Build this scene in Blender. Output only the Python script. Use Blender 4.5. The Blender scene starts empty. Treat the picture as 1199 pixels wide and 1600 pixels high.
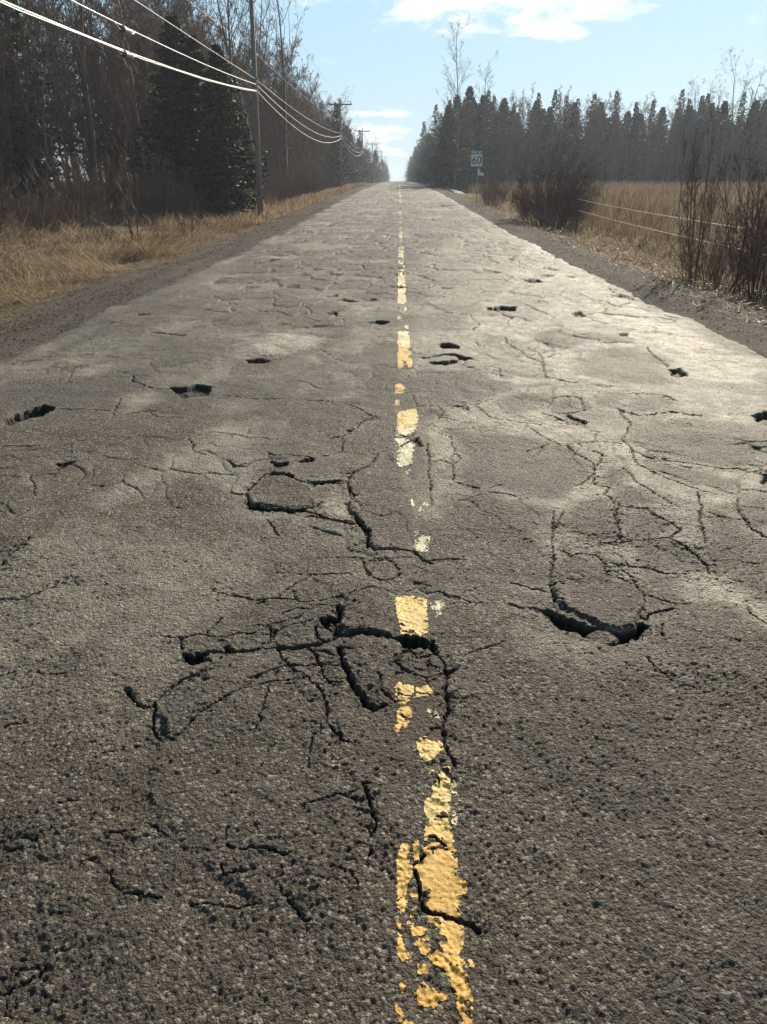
import bpy, math, random
import numpy as np

scene = bpy.context.scene
col = scene.collection
rad = math.radians

# ------------------------------------------------------------------ camera
EYE = 1.5
PITCH, YAW = rad(23.66), rad(1.09)
cam_data = bpy.data.cameras.new('camera')
cam_data.sensor_fit = 'VERTICAL'
cam_data.sensor_height = 36.0
cam_data.sensor_width = 27.0
cam_data.lens = 1180 / 1600 * 36
cam_data.clip_start = 0.05
cam_data.clip_end = 6000
cam = bpy.data.objects.new('camera', cam_data)
cam.location = (0, 0, EYE)
cam.rotation_euler = (math.pi / 2 - PITCH, 0, YAW)
col.objects.link(cam)
scene.camera = cam

# ------------------------------------------------------------------ light
SUN_EL, SUN_AZ = rad(27), rad(24)          # azimuth to the right of the road's direction
scene.view_settings.view_transform = 'Standard'
scene.view_settings.look = 'None'
scene.view_settings.gamma = 1
scene.view_settings.exposure = 0.72
scene.view_settings.use_curve_mapping = False
scene.cycles.max_bounces = 6
scene.cycles.volume_bounces = 0
scene.cycles.transparent_max_bounces = 6
scene.cycles.use_denoising = True

sun_data = bpy.data.lights.new('sun', 'SUN')
sun_data.energy = 5.0
sun_data.angle = rad(0.53)
sun_data.color = (1.0, 0.875, 0.69)
sun = bpy.data.objects.new('sun', sun_data)
sun.rotation_euler = (math.pi / 2 - SUN_EL, 0, math.pi - SUN_AZ)
col.objects.link(sun)

world = bpy.data.worlds.new('World')
scene.world = world
world.use_nodes = True


class NT:
    """Small helper round a node tree."""
    def __init__(s, tree):
        s.t = tree
        s.n = tree.nodes
        s.l = tree.links

    def add(s, typ, **kw):
        n = s.n.new(typ)
        for k, v in kw.items():
            setattr(n, k, v)
        return n

    def put(s, sock, v):
        if isinstance(v, bpy.types.NodeSocket):
            s.l.new(v, sock)
        elif v is not None:
            sock.default_value = v

    def math(s, op, a, b=0.0, c=None, clamp=False):
        n = s.add('ShaderNodeMath', operation=op)
        n.use_clamp = clamp
        s.put(n.inputs[0], a)
        s.put(n.inputs[1], b)
        if c is not None:
            s.put(n.inputs[2], c)
        return n.outputs[0]

    def mix(s, f, a, b, blend='MIX'):
        n = s.add('ShaderNodeMix', data_type='RGBA', blend_type=blend)
        s.put(n.inputs[0], f)
        for i, v in ((6, a), (7, b)):
            if not isinstance(v, bpy.types.NodeSocket):
                v = tuple(v) + (1,) if len(v) == 3 else v
            s.put(n.inputs[i], v)
        return n.outputs[2]

    def ramp(s, f, stops, interp='LINEAR'):
        n = s.add('ShaderNodeValToRGB')
        cr = n.color_ramp
        cr.interpolation = interp
        while len(cr.elements) < len(stops):
            cr.elements.new(0.5)
        for e, (p, c) in zip(cr.elements, stops):
            e.position = p
            e.color = (c, c, c, 1) if isinstance(c, (int, float)) else tuple(c) + (1,)
        s.put(n.inputs[0], f)
        return n.outputs[0]

    def smooth(s, v, lo, hi):
        n = s.add('ShaderNodeMapRange', interpolation_type='SMOOTHSTEP')
        s.put(n.inputs[0], v)
        n.inputs[1].default_value = lo
        n.inputs[2].default_value = hi
        return n.outputs[0]

    def noise(s, vec, scale, detail=4, rough=0.55, dist=0.0):
        n = s.add('ShaderNodeTexNoise')
        s.put(n.inputs['Vector'], vec)
        n.inputs['Scale'].default_value = scale
        n.inputs['Detail'].default_value = detail
        n.inputs['Roughness'].default_value = rough
        n.inputs['Distortion'].default_value = dist
        return n.outputs[0]

    def voronoi(s, vec, scale, feature='F1'):
        n = s.add('ShaderNodeTexVoronoi', feature=feature)
        s.put(n.inputs['Vector'], vec)
        n.inputs['Scale'].default_value = scale
        return n

    def mapping(s, vec, scale):
        n = s.add('ShaderNodeMapping')
        s.put(n.inputs[0], vec)
        n.inputs['Scale'].default_value = scale
        return n.outputs[0]


def build_world():
    w = NT(world.node_tree)
    bg = w.n['Background']
    sky = w.add('ShaderNodeTexSky', sky_type='NISHITA')
    sky.sun_disc = False
    sky.sun_elevation = SUN_EL
    sky.sun_rotation = SUN_AZ
    sky.altitude = 50
    sky.air_density = 1.0
    sky.dust_density = 0.6
    sky.ozone_density = 1.6
    tc = w.add('ShaderNodeTexCoord')
    sep = w.add('ShaderNodeSeparateXYZ')
    w.l.new(tc.outputs['Generated'], sep.inputs[0])
    x, y, z = sep.outputs
    # flat cloud layer: the direction projected on a plane overhead
    zz = w.math('ADD', w.math('MAXIMUM', z, 0.0), 0.035)
    u = w.math('DIVIDE', x, zz)
    v = w.math('DIVIDE', y, zz)
    comb = w.add('ShaderNodeCombineXYZ')
    w.l.new(u, comb.inputs[0])
    w.l.new(v, comb.inputs[1])
    az = w.math('ARCTAN2', x, y)
    el = w.math('ARCSINE', z)
    cae = w.add('ShaderNodeCombineXYZ')
    w.l.new(az, cae.inputs[0])
    w.l.new(w.math('MULTIPLY', el, 3.0), cae.inputs[1])
    n1 = w.math('ADD', w.math('MULTIPLY', w.noise(comb.outputs[0], 1.1, 9, 0.6, 0.5), 0.7), w.math('MULTIPLY', w.noise(cae.outputs[0], 15, 9, 0.66, 0.4), 1.7))
    n1 = w.math('SUBTRACT', n1, 0.70)

    def blob(a, e, wa, we, s):
        da = w.math('DIVIDE', w.math('SUBTRACT', az, rad(a)), rad(wa))
        de = w.math('DIVIDE', w.math('SUBTRACT', el, rad(e)), rad(we))
        r2 = w.math('ADD', w.math('MULTIPLY', da, da), w.math('MULTIPLY', de, de))
        return w.math('MULTIPLY', w.math('SUBTRACT', 1.0, r2, clamp=True), s)
    cover = blob(5.8, 11.2, 13.5, 3.4, 0.60)
    for b in ((-2.0, 3.0, 4.2, 0.9, 0.46), (-1.3, 4.2, 4.0, 0.4, 0.42), (9.3, 8.7, 1.3, 0.6, 0.42), (11.2, 8.4, 1.6, 0.55, 0.40),
              (-1.6, 1.8, 3.0, 0.6, 0.36), (30, 14, 12, 3, 0.4), (-40, 16, 14, 4, 0.4), (120, 20, 25, 8, 0.4), (-120, 25, 30, 9, 0.4)):
        cover = w.math('ADD', cover, blob(*b))
    dens = w.smooth(w.math('ADD', n1, cover), 0.66, 1.12)
    shade = w.noise(comb.outputs[0], 2.3, 5, 0.6)
    cl = w.ramp(shade, [(0.3, (9.0, 9.3, 9.6)), (0.65, (12.5, 12.2, 11.2))])
    low = w.smooth(el, rad(-2), rad(16))
    grad = w.mix(low, SKY_LOW, SKY_MID)
    grad = w.mix(w.smooth(el, rad(14), rad(62)), grad, SKY_TOP)
    sd = (math.cos(SUN_EL) * math.sin(SUN_AZ), math.cos(SUN_EL) * math.cos(SUN_AZ), math.sin(SUN_EL))
    dot = w.add('ShaderNodeVectorMath', operation='DOT_PRODUCT')
    w.l.new(tc.outputs['Generated'], dot.inputs[0])
    dot.inputs[1].default_value = sd
    away = w.smooth(dot.outputs['Value'], 0.75, -0.35)     # the sky is darker away from the sun
    grad = w.mix(away, grad, (0.38, 0.38, 0.37), 'MULTIPLY')
    base = w.mix(0.88, sky.outputs[0], grad)
    c = w.mix(dens, base, cl)
    w.l.new(c, bg.inputs[0])
    bg.inputs[1].default_value = 0.07


SKY_LOW, SKY_MID, SKY_TOP = (5.3, 7.1, 8.2), (4.3, 6.9, 8.8), (0.9, 1.55, 2.5)
build_world()


# ------------------------------------------------------------------ materials
def mat(name, f):
    m = bpy.data.materials.new(name)
    m.use_nodes = True
    w = NT(m.node_tree)
    b = w.n['Principled BSDF']
    tc = w.add('ShaderNodeTexCoord')
    f(w, b, tc.outputs['Object'])
    return m


def bump(w, b, h, strength, dist):
    n = w.add('ShaderNodeBump')
    n.inputs['Strength'].default_value = strength
    n.inputs['Distance'].default_value = dist
    w.l.new(h, n.inputs['Height'])
    w.l.new(n.outputs[0], b.inputs['Normal'])


def attr(w, name):
    n = w.add('ShaderNodeAttribute')
    n.attribute_name = name
    return n


def m_asphalt(w, b, P):
    a = attr(w, 'mask')
    sep = w.add('ShaderNodeSeparateColor')
    w.l.new(a.outputs['Color'], sep.inputs[0])
    crk, pal, drk = sep.outputs
    drt = a.outputs['Alpha']
    n_big = w.noise(P, 0.9, 7, 0.62)
    n_med = w.noise(P, 9, 6, 0.65)
    base = w.mix(w.smooth(n_big, 0.3, 0.7), (0.088, 0.068, 0.048), (0.182, 0.148, 0.108))
    base = w.mix(w.math('MULTIPLY', w.smooth(n_med, 0.35, 0.75), 0.4), base, (0.215, 0.185, 0.142))
    n_fin = w.noise(P, 38, 4, 0.7)
    base = w.mix(w.math('MULTIPLY', w.smooth(n_fin, 0.52, 0.72), 0.5), base, (0.048, 0.040, 0.032))
    base = w.mix(w.math('MULTIPLY', w.smooth(n_fin, 0.48, 0.28), 0.40), base, (0.27, 0.235, 0.185))
    v1 = w.voronoi(P, 105)
    v2 = w.voronoi(P, 210)
    sc = w.add('ShaderNodeSeparateColor')
    w.l.new(v1.outputs['Color'], sc.inputs[0])
    stone = w.ramp(sc.outputs[0], [(0.0, (0.030, 0.025, 0.020)), (0.35, (0.090, 0.074, 0.057)), (0.75, (0.158, 0.132, 0.102)), (0.84, (0.28, 0.25, 0.20)), (1.0, (0.52, 0.47, 0.39))])
    base = w.mix(0.66, base, stone)
    binder = w.smooth(v1.outputs['Distance'], 0.38, 0.75)
    base = w.mix(w.math('MULTIPLY', binder, 0.55), base, (0.040, 0.033, 0.027))
    palf = w.math('MULTIPLY', pal, w.math('ADD', w.math('MULTIPLY', w.smooth(n_med, 0.3, 0.7), 0.8), 0.6), clamp=True)
    base = w.mix(palf, base, (0.43, 0.40, 0.325))  # pale fines; on the right lane this colour also stands in for sheen
    base = w.mix(w.math('MULTIPLY', drk, 0.62, clamp=True), base, (0.046, 0.041, 0.036))
    base = w.mix(w.math('MULTIPLY', drt, w.math('ADD', w.math('MULTIPLY', n_med, 0.6), 0.5), clamp=True), base, (0.078, 0.057, 0.040))
    base = w.mix(w.math('MULTIPLY', crk, 0.9, clamp=True), base, (0.020, 0.017, 0.014))  # dark broken asphalt, blackened further to paint in the shade of cracks and holes
    w.l.new(base, b.inputs['Base Color'])
    rgh = w.math('SUBTRACT', 0.70, w.math('MULTIPLY', palf, 0.10))
    w.l.new(rgh, b.inputs['Roughness'])
    b.inputs['Specular IOR Level'].default_value = 0.28
    s1 = w.math('MULTIPLY', w.math('SUBTRACT', 1.0, v1.outputs['Distance']), w.math('ADD', w.math('MULTIPLY', sc.outputs[1], 0.9), 0.35))
    h = w.math('ADD', w.math('MULTIPLY', s1, 0.75), w.math('MULTIPLY', w.math('SUBTRACT', 1.0, v2.outputs['Distance']), 0.45))
    h = w.math('ADD', h, w.math('MULTIPLY', w.noise(P, 330, 3, 0.75), 0.45))
    h = w.math('ADD', h, w.math('MULTIPLY', w.noise(P, 48, 4, 0.7), 0.5))
    bump(w, b, h, 1.0, 0.016)


def m_gravel(w, b, P):
    v = w.voronoi(P, 42)
    sc = w.add('ShaderNodeSeparateColor')
    w.l.new(v.outputs['Color'], sc.inputs[0])
    stone = w.ramp(sc.outputs[0], [(0.0, (0.022, 0.018, 0.016)), (0.5, (0.062, 0.050, 0.043)), (0.9, (0.12, 0.10, 0.086)), (1.0, (0.27, 0.24, 0.21))])
    big = w.smooth(w.noise(w.mapping(P, (1.6, 0.14, 1)), 1.6, 6, 0.6), 0.42, 0.62)
    c = w.mix(w.math('MULTIPLY', big, 0.6), stone, (0.135, 0.113, 0.090))
    c = w.mix(w.math('MULTIPLY', w.smooth(w.noise(P, 1.3, 5, 0.6), 0.45, 0.7), 0.5), c, (0.065, 0.05, 0.042))
    w.l.new(c, b.inputs['Base Color'])
    b.inputs['Roughness'].default_value = 0.95
    b.inputs['Specular IOR Level'].default_value = 0.12
    h = w.math('ADD', w.math('MULTIPLY', w.math('SUBTRACT', 1.0, v.outputs['Distance']), 0.7), w.noise(P, 90, 4, 0.7))
    bump(w, b, h, 1.0, 0.020)


def m_ground(w, b, P):
    n = w.noise(P, 0.7, 8, 0.65)
    n2 = w.noise(P, 14, 5, 0.7)
    c = w.mix(w.smooth(n, 0.35, 0.65), (0.115, 0.082, 0.050), (0.21, 0.165, 0.095))
    c = w.mix(w.math('MULTIPLY', w.smooth(n2, 0.4, 0.7), 0.6), c, (0.075, 0.052, 0.034))
    w.l.new(c, b.inputs['Base Color'])
    b.inputs['Roughness'].default_value = 0.95
    b.inputs['Specular IOR Level'].default_value = 0.15
    bump(w, b, w.math('ADD', n2, w.noise(P, 60, 3, 0.7)), 0.9, 0.05)


def m_blade(c0, c1, c2, transl=0.35):
    def f(w, b, P):
        a = attr(w, 'tint')
        n = w.noise(P, 0.9, 6, 0.7)
        n2 = w.noise(P, 0.16, 4, 0.6)
        t = w.math('ADD', w.math('MULTIPLY', a.outputs['Fac'], 0.6), w.math('MULTIPLY', w.smooth(n, 0.35, 0.65), 0.35))
        t = w.math('ADD', t, w.math('MULTIPLY', w.math('SUBTRACT', n2, 0.5), 0.7))
        c = w.ramp(t, [(0.1, c0), (0.5, c1), (0.9, c2)])
        w.l.new(c, b.inputs['Base Color'])
        b.inputs['Roughness'].default_value = 0.6
        b.inputs['Specular IOR Level'].default_value = 0.12
        tr = w.add('ShaderNodeBsdfTranslucent')
        w.l.new(c, tr.inputs[0])
        mx = w.add('ShaderNodeMixShader')
        mx.inputs[0].default_value = transl
        w.l.new(b.outputs[0], mx.inputs[1])
        w.l.new(tr.outputs[0], mx.inputs[2])
        w.l.new(mx.outputs[0], w.n['Material Output'].inputs[0])
    return f


def m_bark(c0, c1, rough=0.8, scale=8, spec=0.3):
    def f(w, b, P):
        n = w.noise(w.mapping(P, (1, 1, 0.25)), scale, 5, 0.65)
        c = w.mix(w.smooth(n, 0.3, 0.7), c0, c1)
        w.l.new(c, b.inputs['Base Color'])
        b.inputs['Roughness'].default_value = rough
        b.inputs['Specular IOR Level'].default_value = spec
        bump(w, b, n, 0.5, 0.02)
    return f


def m_plain(c, rough=0.6, metal=0.0, var=0.25, scale=12):
    def f(w, b, P):
        n = w.noise(P, scale, 5, 0.6)
        d = tuple(x * (1 - var) for x in c)
        w.l.new(w.mix(w.smooth(n, 0.3, 0.7), d, c), b.inputs['Base Color'])
        b.inputs['Roughness'].default_value = rough
        b.inputs['Metallic'].default_value = metal
    return f


def m_paint(w, b, P):
    a = attr(w, 'tone')
    n = w.noise(P, 30, 6, 0.7)
    n2 = w.noise(P, 320, 3, 0.7)
    c = w.ramp(a.outputs['Fac'], [(0.0, (0.58, 0.31, 0.030)), (0.35, (0.62, 0.42, 0.10)), (0.9, (0.55, 0.51, 0.31))])
    c = w.mix(w.math('MULTIPLY', w.smooth(n, 0.45, 0.75), 0.45), c, (0.36, 0.24, 0.10))
    c = w.mix(w.math('MULTIPLY', w.smooth(n2, 0.50, 0.64), 0.8), c, (0.10, 0.075, 0.05))
    w.l.new(c, b.inputs['Base Color'])
    b.inputs['Roughness'].default_value = 0.62
    h = w.math('ADD', w.math('MULTIPLY', w.noise(P, 260, 4, 0.7), 0.6), w.math('MULTIPLY', w.noise(P, 90, 3, 0.6), 0.7))
    bump(w, b, h, 0.6, 0.0025)


def m_needle(w, b, P):
    a = attr(w, 'tint')
    n = w.noise(P, 1.5, 3, 0.6)
    t = w.math('ADD', w.math('MULTIPLY', a.outputs['Fac'], 0.6), w.math('MULTIPLY', n, 0.4))
    c = w.ramp(t, [(0.1, (0.022, 0.028, 0.014)), (0.6, (0.060, 0.066, 0.028)), (0.95, (0.125, 0.125, 0.052))])
    w.l.new(c, b.inputs['Base Color'])
    b.inputs['Roughness'].default_value = 0.6
    b.inputs['Specular IOR Level'].default_value = 0.08


M = dict(
    asphalt=mat('worn_asphalt', m_asphalt), gravel=mat('shoulder_gravel', m_gravel), ground=mat('field_soil', m_ground),
    straw=mat('straw', m_blade((0.13, 0.085, 0.055), (0.30, 0.22, 0.135), (0.54, 0.45, 0.30))),
    leaf=mat('dead_leaf', m_blade((0.04, 0.024, 0.016), (0.10, 0.058, 0.034), (0.20, 0.13, 0.08), 0.05)),
    reed=mat('field_reed', m_blade((0.10, 0.066, 0.046), (0.24, 0.175, 0.115), (0.45, 0.37, 0.26), 0.3)),
    twig=mat('twig_bark', m_bark((0.115, 0.073, 0.050), (0.235, 0.158, 0.112), 0.7, 8, 0.12)),
    grey_bark=mat('grey_bark', m_bark((0.075, 0.065, 0.056), (0.20, 0.18, 0.155))),
    red_twig=mat('reddish_twig', m_bark((0.085, 0.049, 0.040), (0.18, 0.105, 0.085), 0.7, 8, 0.12)),
    needle=mat('needles', m_needle), pole=mat('weathered_pole', m_bark((0.14, 0.125, 0.11), (0.27, 0.25, 0.225), 0.8, 20)),
    cable=mat('cable_sheath', m_plain((0.55, 0.55, 0.54), 0.28, 0.85, 0.1)), wire=mat('dull_wire', m_plain((0.22, 0.22, 0.22), 0.5, 0.6)),
    case=mat('splice_case', m_plain((0.07, 0.07, 0.07), 0.32, 0.0)), fence_wire=mat('fence_rope', m_plain((0.46, 0.43, 0.38), 0.6, 0.0, 0.1)),
    sign_white=mat('sign_white', m_plain((0.9, 0.9, 0.92), 0.5, 0.0, 0.1)), sign_black=mat('sign_black', m_plain((0.02, 0.02, 0.025), 0.5)),
    steel=mat('galvanised', m_plain((0.35, 0.35, 0.34), 0.45, 0.8)), paint=mat('yellow_paint', m_paint),
    snow=mat('old_snow', m_plain((0.11, 0.12, 0.14), 0.85, 0.0, 0.5, 6)), dark=mat('dark_metal', m_plain((0.03, 0.03, 0.035), 0.5)),
    porcelain=mat('porcelain', m_plain((0.3, 0.28, 0.26), 0.3)), stone=mat('loose_stone', m_plain((0.11, 0.097, 0.085), 0.85, 0, 0.5, 20)),
)


# ------------------------------------------------------------------ helpers
def tag(o, label=None, category=None, group=None, kind=None):
    if label:
        o['label'] = label
    if category:
        o['category'] = category
    if group:
        o['group'] = group
    if kind:
        o['kind'] = kind
    return o


def mesh_np(name, V, F, smooth=False, attrs=None):
    """V (n,3); F (m,3) or (m,4), or a list of both."""
    me = bpy.data.meshes.new(name)
    Fs = F if isinstance(F, list) else [F]
    Fs = [np.asarray(f, np.int32) for f in Fs if len(f)]
    V = np.asarray(V, np.float32)
    me.vertices.add(len(V))
    me.vertices.foreach_set('co', V.ravel())
    idx = np.concatenate([f.ravel() for f in Fs])
    tot = np.concatenate([np.full(len(f), f.shape[1], np.int32) for f in Fs])
    start = np.concatenate([[0], np.cumsum(tot)[:-1]]).astype(np.int32)
    me.loops.add(len(idx))
    me.loops.foreach_set('vertex_index', idx.astype(np.int32))
    me.polygons.add(len(tot))
    me.polygons.foreach_set('loop_start', start)
    me.polygons.foreach_set('loop_total', tot)
    me.polygons.foreach_set('use_smooth', np.full(len(tot), smooth))
    for k, a in (attrs or {}).items():
        if a.ndim == 2:
            at = me.attributes.new(k, 'FLOAT_COLOR', 'POINT')
            at.data.foreach_set('color', a.astype(np.float32).ravel())
        else:
            at = me.attributes.new(k, 'FLOAT', 'POINT')
            at.data.foreach_set('value', a.astype(np.float32))
    me.update(calc_edges=True)
    return me


def obj(name, me, material=None, parent=None):
    if material is not None and not me.materials:
        me.materials.append(material)
    o = bpy.data.objects.new(name, me)
    col.objects.link(o)
    if parent is not None:
        o.parent = parent
    return o


def empty(name, loc, rz=0.0, tilt=(0, 0), s=1.0):
    o = bpy.data.objects.new(name, None)
    o.empty_display_size = 0.3
    o.location = loc
    o.rotation_euler = (tilt[0], tilt[1], rz)
    o.scale = (s, s, s) if not isinstance(s, tuple) else s
    col.objects.link(o)
    return o


class Geo:
    """Collects simple solids into one mesh."""
    def __init__(s):
        s.v, s.f = [], []

    def raw(s, V, F):
        k = len(s.v)
        s.v += [tuple(p) for p in V]
        s.f += [tuple(i + k for i in f) for f in F]

    def box(s, c, d, rz=0.0):
        x, y, z = [q / 2 for q in d]
        P = []
        for sx, sy, sz in ((-1, -1, -1), (1, -1, -1), (1, 1, -1), (-1, 1, -1), (-1, -1, 1), (1, -1, 1), (1, 1, 1), (-1, 1, 1)):
            a, b = sx * x, sy * y
            P.append((c[0] + a * math.cos(rz) - b * math.sin(rz), c[1] + a * math.sin(rz) + b * math.cos(rz), c[2] + sz * z))
        s.raw(P, [(0, 3, 2, 1), (4, 5, 6, 7), (0, 1, 5, 4), (1, 2, 6, 5), (2, 3, 7, 6), (3, 0, 4, 7)])

    def tube(s, pts, radii, n=8, caps=True):
        pts = [np.array(p, float) for p in pts]
        if not hasattr(radii, '__len__'):
            radii = [radii] * len(pts)
        V, F = [], []
        for i, p in enumerate(pts):
            d = pts[min(i + 1, len(pts) - 1)] - pts[max(i - 1, 0)]
            d /= np.linalg.norm(d) + 1e-9
            ref = np.array((0, 0, 1.)) if abs(d[2]) < 0.9 else np.array((1., 0, 0))
            a = np.cross(d, ref)
            a /= np.linalg.norm(a)
            b = np.cross(d, a)
            for k in range(n):
                t = 2 * math.pi * k / n
                V.append(p + radii[i] * (math.cos(t) * a + math.sin(t) * b))
        for i in range(len(pts) - 1):
            for k in range(n):
                F.append((i * n + k, i * n + (k + 1) % n, (i + 1) * n + (k + 1) % n, (i + 1) * n + k))
        if caps:
            F.append(tuple(range(n))[::-1])
            F.append(tuple((len(pts) - 1) * n + k for k in range(n)))
        s.raw(V, F)

    def build(s, name, m, parent=None, smooth=False):
        me = bpy.data.meshes.new(name)
        me.from_pydata(s.v, [], s.f)
        if smooth:
            me.polygons.foreach_set('use_smooth', [True] * len(me.polygons))
        me.update()
        return obj(name, me, m, parent)


def hash2(ix, iy, seed=0):
    h = (ix.astype(np.int64) * 374761393 + iy.astype(np.int64) * 668265263 + seed * 974634777) & 0xFFFFFFFF
    h = ((h ^ (h >> 13)) * 1274126177) & 0xFFFFFFFF
    h = ((h ^ (h >> 16)) * 2246822519) & 0xFFFFFFFF
    return ((h ^ (h >> 15)) & 0xFFFFFF) / float(0xFFFFFF)


def vnoise(x, y, seed=0):
    ix, iy = np.floor(x), np.floor(y)
    fx, fy = x - ix, y - iy
    fx, fy = fx * fx * (3 - 2 * fx), fy * fy * (3 - 2 * fy)
    ix, iy = ix.astype(np.int64), iy.astype(np.int64)
    a, b = hash2(ix, iy, seed), hash2(ix + 1, iy, seed)
    c, d = hash2(ix, iy + 1, seed), hash2(ix + 1, iy + 1, seed)
    return (a * (1 - fx) + b * fx) * (1 - fy) + (c * (1 - fx) + d * fx) * fy


def fbm(x, y, octaves=4, seed=0, gain=0.5):
    s, a, t = 0, 1.0, 0
    for o in range(octaves):
        s = s + a * vnoise(x * 2 ** o + 17.3 * o, y * 2 ** o - 9.1 * o, seed + o)
        t += a
        a *= gain
    return s / t


def worley(x, y, seed=0):
    ix, iy = np.floor(x).astype(np.int64), np.floor(y).astype(np.int64)
    f1 = np.full(x.shape, 9.0)
    f2 = np.full(x.shape, 9.0)
    cid = np.zeros(x.shape)
    for dx in (-1, 0, 1):
        for dy in (-1, 0, 1):
            cx, cy = ix + dx, iy + dy
            px = cx + hash2(cx, cy, seed)
            py = cy + hash2(cx, cy, seed + 5)
            d = np.hypot(px - x, py - y)
            nearer = d < f1
            f2 = np.where(nearer, f1, np.minimum(f2, d))
            cid = np.where(nearer, hash2(cx, cy, seed + 9), cid)
            f1 = np.where(nearer, d, f1)
    return f1, f2, cid


def sstep(t):
    t = np.clip(t, 0, 1)
    return t * t * (3 - 2 * t)


# ------------------------------------------------------------------ the lie of the land
PY = np.array([-4000, 0, 18, 30, 57, 90, 150, 300, 600, 4000.])
PZ = np.array([0, 0, 0.0, 0.10, 0.50, 0.82, 1.15, 1.38, 1.5, 1.6])


def road_z(y):
    y = np.asarray(y, float)
    s = np.maximum(2.0, np.abs(y) * 0.18)
    return (np.interp(y - s, PY, PZ) + 2 * np.interp(y, PY, PZ) + np.interp(y + s, PY, PZ)) / 4


def swell(x, y):
    """Settlement of the old pavement: broad, shallow waves."""
    return (fbm(x * 0.7, y * 0.7, 4, 61) - 0.5) * 0.075 + (fbm(x * 2.1, y * 2.1, 3, 79) - 0.5) * 0.035


def edge_r(y):
    return 3.42 + 0.16 * (fbm(y * 0.35, y * 0 + 3.3, 3, 31) - 0.5) * 2 + 0.07 * (vnoise(y * 3.0, y * 0, 33) - 0.5)


def edge_l(y):
    return -3.70 - 0.10 * (fbm(y * 0.3, y * 0 + 7.3, 3, 41) - 0.5) * 2 - 0.06 * (vnoise(y * 3.0, y * 0, 43) - 0.5)


def land_z(x, y):
    """Terrain below and beside the road and its shoulders."""
    x = np.asarray(x, float)
    y = np.asarray(y, float)
    base = road_z(y)
    bump_ = (fbm(x * 0.35, y * 0.35, 4, 51) - 0.5) * 0.35
    rx = np.array([0, 3.0, 4.0, 4.75, 5.4, 6.6, 8.0, 10, 40, 4000.])
    rz = np.array([-0.3, -0.3, -0.20, -0.14, -0.28, -0.62, -0.45, -0.36, -0.30, -0.3])
    lx = np.array([0, 3.0, 4.2, 5.15, 6.2, 7.4, 9.0, 12, 40, 4000.])
    lz = np.array([-0.3, -0.3, -0.20, -0.11, -0.20, -0.30, -0.16, -0.12, -0.1, -0.1])
    off = np.where(x > 0, np.interp(np.abs(x), rx, rz), np.interp(np.abs(x), lx, lz))
    k = sstep((np.abs(x) - 4.6) / 3.0)
    return base + off + bump_ * k


def gz(x, y):
    return float(land_z(np.array([x]), np.array([y]))[0])


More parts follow.
